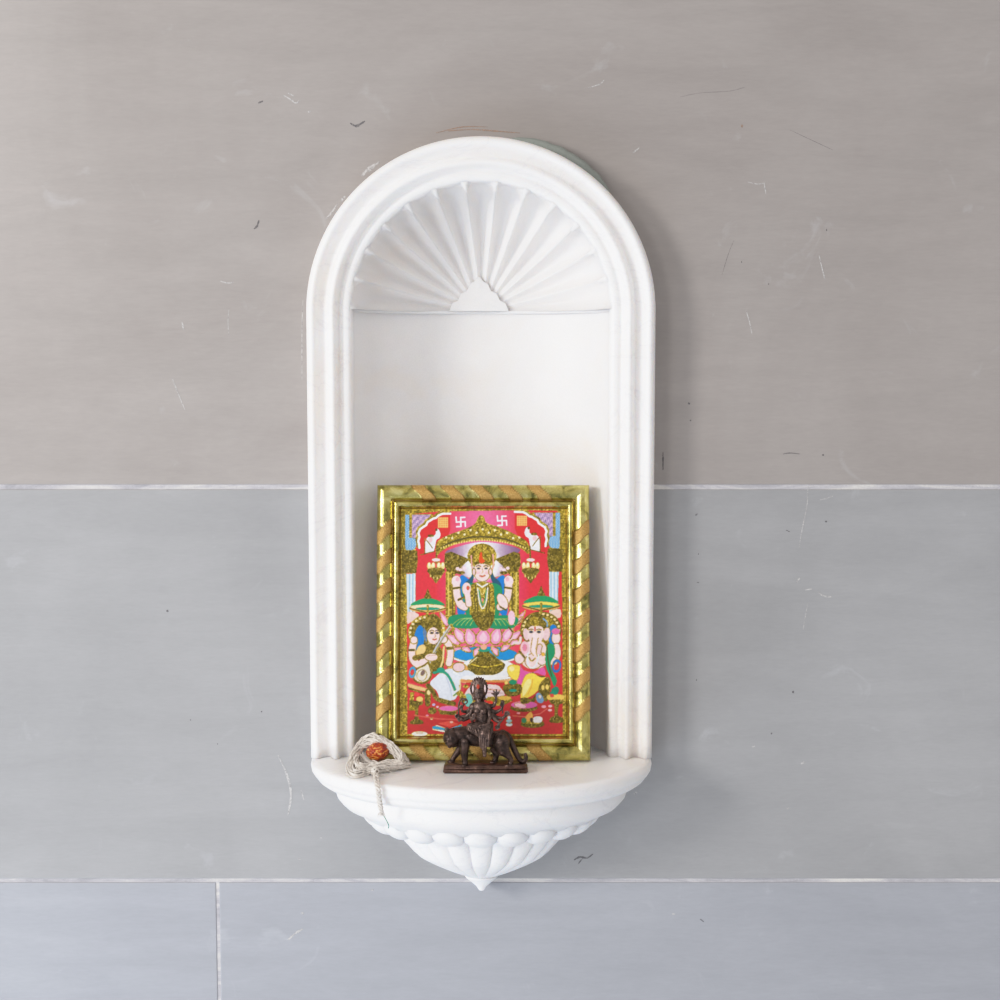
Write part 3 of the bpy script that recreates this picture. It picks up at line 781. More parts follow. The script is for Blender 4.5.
    c.poly([(425, 460), (470, 440), (590, 480), (720, 430), (735, 465), (600, 515), (560, 515), (430, 490)], (250, 246, 240)); c.poly([(425, 455), (455, 450), (590, 482), (715, 435), (720, 455), (595, 500), (425, 478)], (30, 160, 214))
    c.poly([(480, 425), (600, 460), (690, 430), (600, 400)], (226, 80, 66)); c.ell(618, 412, 18, 12, (246, 190, 190))
    for q, (x, y, w) in enumerate(((700, 130, 34), (760, 60, 26), (830, 210, 30))): c.ell(x, y, w, w * 0.7, 'gold')
    c.line([(250, 345), (480, 380), (690, 390)], 14, (214, 84, 76))
    c.sys(*H)
    c.spoly([(500, 250), (620, 240), (750, 262), (720, 290), (640, 320), (560, 300)], 'gold'); c.ell(680, 250, 60, 20, (232, 190, 80)); c.ell(540, 310, 42, 40, (232, 60, 40)); c.ell(540, 320, 22, 18, (250, 220, 80)); c.ell(500, 240, 26, 18, (200, 200, 220))
    c.ell(350, 270, 40, 60, (120, 200, 190)); c.ell(300, 250, 30, 40, 'gold')
    c.sys(*G)
    c.spoly([(40, 150), (200, 140), (210, 230), (110, 260), (50, 230)], 'goldd'); c.ell(130, 118, 40, 24, (14, 140, 96)); c.ell(130, 200, 40, 14, TEAL); c.ell(64, 125, 18, 18, (248, 214, 110))
    c.spoly([(205, 290), (240, 270), (320, 280), (360, 240), (380, 250), (330, 320), (230, 330)], 'goldd')
    c.ell(240, 372, 136, 40, 'goldd'); c.ell(242, 342, 132, 38, (224, 96, 172)); c.spoly([(150, 330), (200, 325), (260, 350), (240, 375), (160, 360)], (246, 190, 206)); c.spoly([(205, 280), (300, 280), (290, 320), (220, 330)], 'goldd')
    c.spoly([(360, 240), (400, 225), (440, 290), (420, 325), (370, 310)], (120, 160, 206)); c.ell(400, 262, 16, 18, (240, 226, 220))
    c.spoly([(470, 250), (560, 235), (640, 250), (630, 290), (540, 300), (480, 290)], (240, 200, 90)); c.ell(540, 225, 40, 18, (14, 140, 110)); c.ell(520, 250, 20, 18, (226, 70, 60))
    c.spoly([(500, 295), (630, 295), (620, 330), (590, 345), (580, 440), (625, 470), (625, 515), (500, 515), (505, 470), (545, 440), (540, 345), (510, 330)], 'goldd')
    c.ell(438, 360, 24, 16, (250, 170, 200)); c.ell(503, 355, 22, 14, (250, 190, 214)); c.ell(500, 395, 22, 14, (250, 190, 214)); c.ell(186, 424, 20, 10, (246, 150, 180))
    c.line([(130, 450), (250, 460), (400, 430), (470, 380)], 12, (222, 96, 90))
    c.ell(90, 468, 18, 18, (240, 240, 250)); c.ell(92, 500, 32, 18, (170, 206, 220)); c.ell(92, 536, 34, 20, (226, 236, 240)); c.ell(92, 520, 20, 6, (130, 170, 190))
    c.ell(325, 535, 118, 34, 'goldd'); c.ell(325, 515, 116, 16, 'gold'); c.spoly([(250, 470), (280, 430), (310, 410), (330, 450), (310, 500), (260, 500)], (246, 180, 80)); c.ell(240, 495, 26, 26, (60, 140, 90))
    c.spoly([(325, 490), (345, 460), (400, 455), (428, 480), (410, 515), (350, 522)], (244, 242, 244)); c.ell(315, 490, 14, 22, (70, 50, 40))
    # gold keyline between the printed colours
    g = np.zeros((c.h, c.w))
    for ax in (0, 1):
        d = np.abs(np.roll(c.c, 1, ax) - c.c).sum(-1); g = np.maximum(g, d); g = np.maximum(g, np.roll(d, -1, ax))
    m = np.clip((g - 90) / 60, 0, 1) * (c.foil < 0.4) * (c.c.sum(-1) > 330) * (np.clip((c.Y - 548) / 12, 0, 1)) * np.clip(c.ns3 * 1.2, 0, 0.75)
    c.put(m, 'gold')
    sh = 1 + 0.06 * (c.ns3 - 0.5) + 0.04 * (c.ns - 0.5)
    c.c = np.clip(c.c * sh[..., None], 0, 255)
    # soft edge
    k = c.c; k = (np.roll(k, 1, 0) + np.roll(k, -1, 0) + np.roll(k, 1, 1) + np.roll(k, -1, 1) + 3 * k) / 7.0
    c.c[1:-1, 1:-1] = k[1:-1, 1:-1]
    return c

def print_mat():
    n = NT('print_paper')
    a = n.n('ShaderNodeVertexColor', layer_name='ink')
    f = n.n('ShaderNodeAttribute', attribute_name='foil')
    n.l(a.outputs['Color'], n.b.inputs['Base Color'])
    mu = n.n('ShaderNodeMath', operation='MULTIPLY'); mu.inputs[1].default_value = 0.35
    n.l(f.outputs['Fac'], mu.inputs[0]); n.l(mu.outputs[0], n.b.inputs['Metallic'])
    n.set(Roughness=0.42)
    return n.m

def gold_mat():
    n = NT('gilt_frame'); v = n.coord()
    a = n.n('ShaderNodeAttribute', attribute_name='rope')
    sep = n.n('ShaderNodeSeparateColor'); n.l(a.outputs['Color'], sep.inputs[0])
    f = n.noise(70, 5, 0.6, v, 0.8)
    shiny = n.ramp(f, [(0.32, rgb(116, 112, 62)), (0.48, rgb(190, 178, 102)), (0.7, rgb(226, 218, 150))])  # bright and dark reflections of the polished gilt painted into its colour by noise
    f2 = n.noise(900, 3, 0.7, v)
    matte = n.ramp(f2, [(0.3, rgb(160, 122, 58)), (0.55, rgb(198, 160, 92)), (0.75, rgb(234, 206, 136))])
    c = n.mix(sep.outputs[0], shiny, matte); c = n.mix(sep.outputs[1], c, rgb(124, 74, 20))
    n.l(c, n.b.inputs['Base Color'])
    r = n.n('ShaderNodeMapRange'); r.inputs['To Min'].default_value = 0.25; r.inputs['To Max'].default_value = 0.55
    n.l(sep.outputs[0], r.inputs['Value']); n.l(r.outputs[0], n.b.inputs['Roughness'])
    m = n.n('ShaderNodeMapRange'); m.inputs['To Min'].default_value = 0.95; m.inputs['To Max'].default_value = 0.55
    n.l(sep.outputs[0], m.inputs['Value']); n.l(m.outputs[0], n.b.inputs['Metallic'])
    b2 = n.n('ShaderNodeBump'); b2.inputs['Distance'].default_value = 0.0008
    mm = n.n('ShaderNodeMath', operation='MULTIPLY'); n.l(sep.outputs[0], mm.inputs[0]); n.l(f2, mm.inputs[1])
    b2.inputs['Strength'].default_value = 0.6
    n.l(mm.outputs[0], b2.inputs['Height'])
    b3 = n.n('ShaderNodeBump'); b3.inputs['Distance'].default_value = 0.0015; b3.inputs['Strength'].default_value = 0.35
    n.l(n.noise(55, 4, 0.6, v, 0.6), b3.inputs['Height']); n.l(b2.outputs[0], b3.inputs['Normal'])
    n.l(b3.outputs[0], n.b.inputs['Normal'])
    return n.m

def build_picture():
    y0, y1 = -0.047, 0.000
    bl = P(375.3, 760, y0); br = P(590.6, 760, y0); bl.z = br.z = ZS + 0.0016
    tl = P(376.5, 485, y1); tr = P(590, 485, y1)
    o = (bl + br) / 2; U = (br - bl); W = U.length; U.normalize()
    V = ((tl + tr) / 2 - o); Hh = V.length; V.normalize(); Nn = U.cross(V).normalized()   # points... toward viewer?
    if Nn.y > 0: Nn = -Nn
    kx, ky = W / FR_W0, Hh / FR_H
    root = thing('picture_frame', 'gilt rope-edged picture frame holding a colourful devotional print, leaning in the niche', 'picture frame', o)
    def L(s, t, w): return U * ((s - FR_W0 / 2) * kx) + V * ((FR_H - t) * ky) + Nn * (w * 0.001)
    prof = [(0, -11), (0.0, -2), (0.2, 1), (1.2, 3.6), (3.2, 5.6), (6, 6.9), (9, 7.0), (12, 5.8), (14, 4.2), (15.2, 2.6), (15.8, 2.2), (16.4, 2.6), (17, 4.0), (18.4, 5.4), (20, 5.8), (21.4, 5.0), (22.4, 3.2), (23, 1.4), (23.6, 0.4), (24.2, -0.4), (24.2, -2)]
    pr = catmull([(s, w, 0) for s, w in prof], 2)
    vs, fs, cols = [], [], []
    def soft(x, e=0.5): return min(1, max(0, x / e + 0.5))
    for side in range(4):
        Ln = FR_W0 if side in (0, 2) else FR_H
        n = int(Ln * 1.6); off = len(vs)
        for i in range(n + 1):
            for p in pr:
                s, w = p.x, p.y
                t = s + (Ln - 2 * s) * i / n
                # rope bands: t from the left (top, bottom) or from the top (left, right)
                sc = 12.0 * (s / 15.0) + 1.0 * math.sin((s / 15.0 - 0.5) * 2 * PI)
                if side == 0: ph = t - sc; cs = [41 + 29.1 * k for k in range(5)]; hw = 6.6
                elif side == 2: ph = t + sc; cs = [53 + 29.0 * k for k in range(5)]; hw = 6.8
                elif side == 3: ph = t + sc; cs = [54.1 + 29.1 * k for k in range(7)]; hw = 7.0
                else: ph = t - sc; cs = [42.1 + 29.2 * k for k in range(7)]; hw = 7.0
                d = min(abs(ph - q) for q in cs)
                band = soft(hw - d) if s < 15.4 else 0
                lnm = max(0, 1 - abs(d - hw) / 0.9) if s < 15.4 else 0
                groove = max(0, 1 - abs(s - 15.6) / 1.1) + max(0, 1 - abs(s - 23.6) / 1.0)
                ww = w + 0.7 * band * (1 if 0.5 < s < 15 else 0)
                if side == 0: q = L(t, s, ww)
                elif side == 2: q = L(t, FR_H - s, ww)
                elif side == 3: q = L(s, t, ww)
                else: q = L(FR_W0 - s, t, ww)
                vs.append(q); cols.append((band, min(1, 0.85 * lnm + 0.8 * groove), 0, 1))
        fs += grid_faces(n + 1, len(pr), off=off, flip=side in (1, 2))
    fr = from_pydata('frame', vs, fs, gold_mat(), root)
    a = fr.data.color_attributes.new('rope', 'FLOAT_COLOR', 'POINT')
    a.data.foreach_set('color', np.array(cols, dtype=np.float32).ravel())
    # backing board
    b = bmesh.new(); q = [L(1, 1, -10.5), L(FR_W0 - 1, 1, -10.5), L(FR_W0 - 1, FR_H - 1, -10.5), L(1, FR_H - 1, -10.5)]
    q2 = [p + Nn * 0.006 for p in q]; A_ = [b.verts.new(p) for p in q]; B_ = [b.verts.new(p) for p in q2]
    b.faces.new(A_); b.faces.new(B_)
    for i in range(4): b.faces.new((A_[i], A_[(i + 1) % 4], B_[(i + 1) % 4], B_[i]))
    from_bm('backing_board', b, flat_mat('board', (120, 92, 60)), root, False)
    # print
    c = paint(); gh, gw = c.h, c.w
    s0, s1, t0, t1 = 23.0, FR_W0 - 23.0, 22.6, FR_H - 23.0
    ss = np.linspace(s0, s1, gw); tt = np.linspace(t0, t1, gh)
    SS, TT = np.meshgrid(ss, tt)
    u = np.array(U); v = np.array(V); nn = np.array(Nn)
    co = ((SS - FR_W0 / 2) * kx)[..., None] * u + ((FR_H - TT) * ky)[..., None] * v + nn * -0.0006
    me = bpy.data.meshes.new('print')
    nvt = gw * gh; me.vertices.add(nvt); me.vertices.foreach_set('co', co.astype(np.float32).ravel())
    idx = np.arange(nvt).reshape(gh, gw)
    f = np.stack([idx[1:, :-1], idx[1:, 1:], idx[:-1, 1:], idx[:-1, :-1]], -1).reshape(-1, 4)
    nf = len(f); me.loops.add(nf * 4); me.loops.foreach_set('vertex_index', f.astype(np.int32).ravel())
    me.polygons.add(nf); me.polygons.foreach_set('loop_start', np.arange(0, nf * 4, 4, dtype=np.int32))
    me.update(calc_edges=True)
    cc = np.clip(c.c, 0, 255) / 255.0
    cc = np.where(cc <= 0.04045, cc / 12.92, ((cc + 0.055) / 1.055) ** 2.4)
    rgba = np.concatenate([cc, np.ones((gh, gw, 1))], -1).astype(np.float32)
    at = me.color_attributes.new('ink', 'FLOAT_COLOR', 'POINT'); at.data.foreach_set('color', rgba.ravel())
    af = me.attributes.new('foil', 'FLOAT', 'POINT'); af.data.foreach_set('value', c.foil.astype(np.float32).ravel())
    link('print', me, print_mat(), root, False)['label'] = 'bright red, gold and green print of a seated goddess flanked by two figures'
build_picture()

# ------------------------------------------------------------------ BRONZE FIGURINE
def sphere_into(bm, c, r, sub=2, sx=1, sy=1, sz=1, rot=None):
    m = Matrix.Translation(c) @ (rot if rot else Matrix.Identity(4)) @ Matrix.Diagonal((r * sx, r * sy, r * sz, 1))
    bmesh.ops.create_icosphere(bm, subdivisions=sub, radius=1, matrix=m)
def capsule(bm, pts, radii, n=14):
    """chain of tapered tubes with round joints"""
    for (p, q, r0, r1) in zip(pts[:-1], pts[1:], radii[:-1], radii[1:]):
        p = Vector(p); q = Vector(q); d = q - p; L = d.length
        if L < 1e-6: continue
        z = d.normalized(); x = z.orthogonal().normalized(); y = z.cross(x)
        A = []; B = []
        for i in range(n):
            a = 2 * PI * i / n; o = x * math.cos(a) + y * math.sin(a)
            A.append(bm.verts.new(p + o * r0)); B.append(bm.verts.new(q + o * r1))
        for i in range(n): bm.faces.new((A[i], A[(i + 1) % n], B[(i + 1) % n], B[i]))
        bm.faces.new(list(reversed(A))); bm.faces.new(B)
    for p, r in zip(pts, radii): sphere_into(bm, Vector(p), r, 2)
def fused(name, bm, mat, parent, voxel, smooth_it=2):
    bmesh.ops.recalc_face_normals(bm, faces=bm.faces)
    me = bpy.data.meshes.new('t'); bm.to_mesh(me); bm.free()
    o = bpy.data.objects.new('t', me); COL.objects.link(o)
    r = o.modifiers.new('r', 'REMESH'); r.mode = 'VOXEL'; r.voxel_size = voxel; r.adaptivity = 0
    if smooth_it:
        s = o.modifiers.new('s', 'SMOOTH'); s.factor = 0.5; s.iterations = smooth_it
    m2 = apply_mods(o); bpy.data.objects.remove(o)
    m2.name = name
    return link(name, m2, mat, parent)

def bronze_mat(name='bronze', a=(30, 25, 25), b=(100, 82, 76)):
    n = NT(name); v = n.coord()
    f = n.noise(160, 5, 0.65, v, 0.4)
    g = n.n('ShaderNodeNewGeometry')
    c = n.ramp(f, [(0.32, rgb(*a)), (0.7, rgb(*b))])
    pt = n.ramp(g.outputs['Pointiness'], [(0.44, (0.15, 0.15, 0.15)), (0.495, (0.8, 0.8, 0.8)), (0.56, (1.9, 1.75, 1.65))])  # shade in creases and highlights on raised edges put into the colour
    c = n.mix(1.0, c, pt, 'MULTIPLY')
    n.l(c, n.b.inputs['Base Color']); n.set(Metallic=0.7, Roughness=0.33)
    n.bump(n.noise(700, 4, 0.65, v), 0.5, 0.0008)
    return n.m

def build_idol():
    k = 0.11 * 0.001 * 0.955
    # stands 6 cm in front of the frame on the shelf
    front = -0.092
    o0 = PZ(485.5, 773.8, ZS)
    org = Vector((o0.x, o0.y + 0.0135, ZS))
    root = thing('goddess_figurine', 'small dark bronze figurine of a many-armed goddess riding a tiger, in front of the frame', 'figurine', org)
    MB = bronze_mat(); MB2 = bronze_mat('bronze_goddess', (46, 36, 36), (128, 108, 100))
    def q(X, Y, d=0): return Vector(((X - 500) * k * 1.01, -d * 0.001, (935 - Y) * k * 1.05 - 20 * k))
    r = lambda u: u * k
    # plinth
    bm = box_mesh(q(118, 0).x, q(882, 0).x, -0.0135, 0.0135, 0.0, r(34))
    bmesh.ops.bevel(bm, geom=list(bm.edges), offset=0.0012, segments=3, affect='EDGES')
    b2 = box_mesh(q(128, 0).x, q(872, 0).x, -0.0125, 0.0125, r(28), r(64))
    bmesh.ops.bevel(b2, geom=list(b2.edges), offset=0.0014, segments=3, affect='EDGES')
    me = bpy.data.meshes.new('t'); b2.to_mesh(me); bm.from_mesh(me)
    for v in bm.verts: v.co += Vector((0, 0, 0.0004 * mnoise.noise(v.co * 90)))
    from_bm('plinth', bm, bronze_mat('bronze_plinth', (44, 34, 33), (98, 78, 70)), root)
    # tiger
    bm = bmesh.new()
    capsule(bm, [q(300, 640, 0), q(360, 620, 0), q(470, 645, 0), q(560, 640, 0), q(640, 640, 0)], [r(74), r(82), r(70), r(74), r(82)], 20)
    capsule(bm, [q(330, 590), q(250, 590, 2)], [r(70), r(66)])
    sphere_into(bm, q(192, 622, 3.0), r(80), 3, 1.0, 1.0, 1.02)
    sphere_into(bm, q(176, 655, 8.0), r(38), 3, 1.15, 1, 0.85)        # muzzle
    sphere_into(bm, q(160, 640, 10.5), r(14), 2); sphere_into(bm, q(176, 682, 7.5), r(24), 2)
    for X, Y, d in ((150, 552, 3), (246, 554, 1)): sphere_into(bm, q(X, Y, d), r(25), 2, 1, 0.6, 1.1)
    for X in (158, 205): sphere_into(bm, q(X, 598, 9.6), r(15), 2)
    for a in range(16):                                                # ruff of fur
        t = 2 * PI * a / 16; sphere_into(bm, q(212 + 66 * math.cos(t), 625 + 74 * math.sin(t), 1.0), r(20), 1)
    capsule(bm, [q(318, 650, 5), q(308, 740, 6.5), q(312, 810, 6.5), q(316, 850, 7)], [r(52), r(37), r(27), r(26)])
    sphere_into(bm, q(306, 856, 8.5), r(28), 2, 1.2, 1.1, 0.62)
    capsule(bm, [q(290, 670, -5), q(250, 760, -5), q(210, 815, -5), q(196, 840, -5)], [r(46), r(33), r(26), r(24)])
    sphere_into(bm, q(184, 850, -4), r(28), 2, 1.3, 1.1, 0.6)
    capsule(bm, [q(640, 650, 5), q(660, 720, 6.5), q(712, 780, 6.5), q(734, 815, 6.5), q(722, 848, 6.5)], [r(84), r(60), r(30), r(22), r(22)])
    sphere_into(bm, q(704, 856, 8), r(28), 2, 1.4, 1.1, 0.6)
    capsule(bm, [q(590, 670, -5), q(578, 740, -5.5), q(598, 790, -5), q(585, 845, -5)], [r(64), r(42), r(28), r(25)])
    sphere_into(bm, q(568, 856, -4), r(28), 2, 1.4, 1.1, 0.6)
    tail = catmull([q(655, 590, -1), q(705, 625, -2), q(742, 700, -3), q(780, 780, -3), q(820, 838, -2), q(856, 838, -1), q(868, 805, 0), q(862, 776, 0)], 4)
    capsule(bm, tail, [r(36 - 20 * i / (len(tail) - 1)) for i in range(len(tail))])
    fused('tiger', bm, MB, root, 0.00055)
    # rider
    bm = bmesh.new()
    D0 = 4.0
    sphere_into(bm, q(440, 218, D0 + 1), r(53), 3, 1.0, 1.0, 1.40)                                   # head
    sphere_into(bm, q(440, 285, D0 + 3), r(24), 2, 1, 1, 0.9)                                        # chin
    capsule(bm, [q(438, 222, D0 + 5.6), q(437, 246, D0 + 7)], [r(7), r(12)])                           # nose
    for X in (420, 458): sphere_into(bm, q(X, 222, D0 + 5.4), r(10), 2, 1.4, 0.7, 0.8)
    sphere_into(bm, q(438, 268, D0 + 6.2), r(12), 2, 1.5, 0.6, 0.5)
    for X in (394, 488): capsule(bm, [q(X, 225, D0), q(X, 275, D0)], [r(10), r(15)])                    # ears and earrings
    capsule(bm, [q(440, 165, D0), q(440, 130, D0), q(440, 96, D0)], [r(52), r(38), r(12)])              # crown
    for i in range(7):
        a = PI * (i + 0.5) / 7; capsule(bm, [q(440 - 46 * math.cos(a), 150 - 28 * math.sin(a), D0 + 2), q(440 - 60 * math.cos(a), 136 - 48 * math.sin(a), D0 + 1)], [r(10), r(6)])
    capsule(bm, [q(442, 290, D0), q(446, 330, D0)], [r(26), r(34)])
    capsule(bm, [q(386, 345, D0), q(448, 332, D0), q(516, 348, D0)], [r(36), r(46), r(36)])             # shoulders
    capsule(bm, [q(448, 350, D0 + 0.5), q(456, 410, D0 + 0.5), q(468, 470, D0)], [r(72), r(56), r(66)])
    for X in (424, 478): sphere_into(bm, q(X, 372, D0 + 6), r(32), 2)
    for t in range(3): capsule(bm, catmull([q(408 - t * 4, 320, D0 + 4), q(420, 362 + 14 * t, D0 + 8.0), q(446, 388 + 16 * t, D0 + 8.6), q(474, 362 + 14 * t, D0 + 8.0), q(486 + t * 4, 320, D0 + 4)], 3), [r(6)] * 13)
    sphere_into(bm, q(468, 500, D0), r(72), 3, 1.15, 0.9, 0.75)
    # near leg folded across, far leg hanging
    capsule(bm, [q(440, 505, D0 + 5), q(368, 512, D0 + 8)], [r(50), r(44)]); capsule(bm, [q(368, 512, D0 + 8), q(430, 560, D0 + 9), q(468, 590, D0 + 8)], [r(40), r(30), r(22)])
    capsule(bm, [q(500, 510, D0 + 5), q(488, 560, D0 + 9), q(486, 650, D0 + 10), q(490, 715, D0 + 10)], [r(56), r(48), r(34), r(20)])
    capsule(bm, [q(490, 715, D0 + 10), q(492, 745, D0 + 13)], [r(22), r(18)])
    for i, (X0, X1) in enumerate(((440, 452), (462, 462), (486, 478), (510, 500), (528, 522))):
        capsule(bm, catmull([q(X0, 530, D0 + 10), q((X0 + X1) / 2 + 4, 600, D0 + 13), q(X1, 690 - abs(i - 2) * 14, D0 + 13)], 3), [r(11)] * 7)
    for j in range(4): capsule(bm, catmull([q(345 + j * 18, 480 + j * 4, D0 + 9), q(352 + j * 22, 520 + j * 8, D0 + 13), q(392 + j * 16, 548 + j * 14, D0 + 12)], 3), [r(7)] * 7)
    for (x0, y0_) in ((540, 500),): capsule(bm, [q(540, 500, D0), q(548, 560, D0 + 3), q(535, 620, D0 + 6)], [r(34), r(24), r(12)])
    # arms: shoulder, elbow, wrist, hand
    def arm(pts, R=(24, 20, 15, 14)):
        capsule(bm, [q(*p) for p in pts], [r(x) for x in R])
    def hand(X, Y, d, ang, spread=0.35, L=34):
        spread *= 1.5; L *= 1.15
        sphere_into(bm, q(X, Y, d), r(16), 2, 1, 0.7, 1.1)
        for i in range(4):
            a = math.radians(ang) + (i - 1.5) * spread * 0.55
            le = L * (1.0, 1.12, 1.05, 0.85)[i]
            capsule(bm, [q(X + 8 * math.cos(a), Y - 8 * math.sin(a), d), q(X + le * 0.65 * math.cos(a), Y - le * 0.65 * math.sin(a), d + 0.3), q(X + le * math.cos(a + 0.15), Y - le * math.sin(a + 0.15), d + 0.9)], [r(8.5), r(8), r(7)])
        a = math.radians(ang + 65); capsule(bm, [q(X, Y, d), q(X + 22 * math.cos(a), Y - 22 * math.sin(a), d + 0.8)], [r(8), r(6)])
    arm([(384, 350, D0), (362, 420, D0 + 3), (382, 452, D0 + 8), (392, 430, D0 + 11)]); hand(396, 424, D0 + 11.5, 85, 0.3, 32)
    arm([(520, 352, D0), (540, 430, D0 + 3), (520, 478, D0 + 8), (492, 488, D0 + 10)]); hand(482, 488, D0 + 10.5, 190, 0.3, 30)
    arm([(390, 360, D0 - 2), (330, 430, D0 - 1), (270, 435, D0), (255, 425, D0)], (22, 18, 13, 12)); hand(252, 430, D0, 150, 0.4, 22)
    arm([(390, 370, D0 - 3), (340, 450, D0 - 1), (300, 462, D0 + 1), (280, 450, D0 + 2)], (20, 17, 14, 12)); hand(276, 452, D0 + 2, 160, 0.4, 24)
    arm([(388, 350, D0 - 4), (330, 400, D0 - 4), (290, 390, D0 - 2), (282, 372, D0 - 1)], (20, 17, 13, 12)); hand(282, 366, D0 - 1, 90, 0.4, 26)
    arm([(520, 350, D0 - 4), (572, 345, D0 - 4), (596, 300, D0 - 3), (594, 268, D0 - 2)], (22, 19, 13, 12)); hand(592, 252, D0 - 2, 92, 0.7, 42)
    arm([(525, 370, D0 - 2), (590, 400, D0 - 2), (640, 372, D0 - 1), (650, 350, D0)], (22, 19, 13, 12)); hand(652, 342, D0, 85, 0.45, 28)
    arm([(528, 385, D0 - 1), (590, 440, D0), (650, 448, D0), (676, 426, D0 + 1)], (22, 19, 14, 12)); hand(682, 420, D0 + 1, 50, 0.5, 34)
    arm([(530, 400, D0), (585, 455, D0 + 2), (625, 475, D0 + 3), (622, 495, D0 + 3)], (22, 19, 14, 12)); hand(618, 500, D0 + 3, 235, 0.4, 32)
    fused('goddess', bm, MB2, root, 0.00036, 1)
    # halo round the head
    bm = bmesh.new()
    pts = [q(440 + 72 * math.cos(t), 190 - 86 * math.sin(t), D0 - 2.0) for t in [2 * PI * i / 36 for i in range(37)]]
    capsule(bm, pts, [r(10)] * 37, 8)
    for i in range(13):
        t = PI * i / 12; capsule(bm, [q(440 + 74 * math.cos(t), 186 - 90 * math.sin(t), D0 - 2), q(440 + 82 * math.cos(t), 186 - 102 * math.sin(t), D0 - 2)], [r(9), r(5)], 8)
    capsule(bm, [q(400, 250, D0 - 2), q(420, 290, D0 - 1)], [r(10), r(14)]); capsule(bm, [q(480, 250, D0 - 2), q(462, 290, D0 - 1)], [r(10), r(14)])
    fused('halo', bm, MB, root, 0.0004, 1)
    # weapons held in the outer hands
    bm = bmesh.new()
    capsule(bm, catmull([q(262, 470, D0 + 1), q(256, 380, D0), q(262, 310, D0 - 1), q(292, 275, D0 - 1), (q(322, 292, D0 - 1))], 4), [r(9)] * 17, 8)
    fused('bow', bm, MB, root, 0.0004, 1)
    bm = bmesh.new(); capsule(bm, [q(655, 400, D0 + 1), q(652, 330, D0 + 1), q(654, 300, D0 + 1)], [r(7), r(8), r(19)], 8)
    fused('mace', bm, MB, root, 0.0004, 1)
    bm = bmesh.new(); capsule(bm, [q(700, 400, D0 + 1.5), q(640, 470, D0 + 2.5), q(588, 524, D0 + 3)], [r(6), r(11), r(5)], 8)
    fused('sword', bm, MB, root, 0.0004, 1)
    bm = bmesh.new()
    pts = [q(312 + 24 * math.cos(t), 300 - 24 * math.sin(t), D0 - 1) for t in [2 * PI * i / 16 for i in range(17)]]
    capsule(bm, pts, [r(7)] * 17, 8); capsule(bm, [q(300, 330, D0 - 1), q(288, 360, D0 - 1)], [r(7), r(7)], 8)
    fused('discus', bm, MB, root, 0.0004, 1)
    # smear of vermilion on the brow
    bm = bmesh.new(); sphere_into(bm, q(434, 158, D0 + 5.6), r(17), 2, 0.9, 0.35, 1.35)
    from_bm('vermilion_mark', bm, flat_mat('vermilion', (178, 62, 38)), root)['label'] = 'orange-red powder mark on the brow'
build_idol()

# ------------------------------------------------------------------ COTTON THREAD COIL + BEAD
def tube(bm, pts, rad, n=6):
    rings = []; prev = None; m = len(pts)
    for i, p in enumerate(pts):
        d = (pts[min(i + 1, m - 1)] - pts[max(i - 1, 0)])
        d = d.normalized() if d.length > 1e-9 else Vector((0, 0, 1))
        x = (prev - d * prev.dot(d)).normalized() if prev and (prev - d * prev.dot(d)).length > 1e-6 else d.orthogonal().normalized()
        prev = x; y = d.cross(x); rr = rad(i / (m - 1)) if callable(rad) else rad
        rings.append([bm.verts.new(p + (x * math.cos(2 * PI * k / n) + y * math.sin(2 * PI * k / n)) * rr) for k in range(n)])
    for a, b in zip(rings[:-1], rings[1:]):
        for k in range(n): bm.faces.new((a[k], a[(k + 1) % n], b[(k + 1) % n], b[k]))
    bm.faces.new(list(reversed(rings[0]))); bm.faces.new(rings[-1])

def thread_mat(name, c):
    n = NT(name); v = n.coord()
    f = n.noise(500, 4, 0.6, v)
    n.l(n.ramp(f, [(0.3, rgb(*[int(x * 0.86) for x in c])), (0.7, rgb(*c))]), n.b.inputs['Base Color'])
    n.set(Roughness=0.9); n.b.inputs['Sheen Weight'].default_value = 0.2
    n.bump(n.noise(1600, 2, 0.6, v), 0.5, 0.0005)
    return n.m

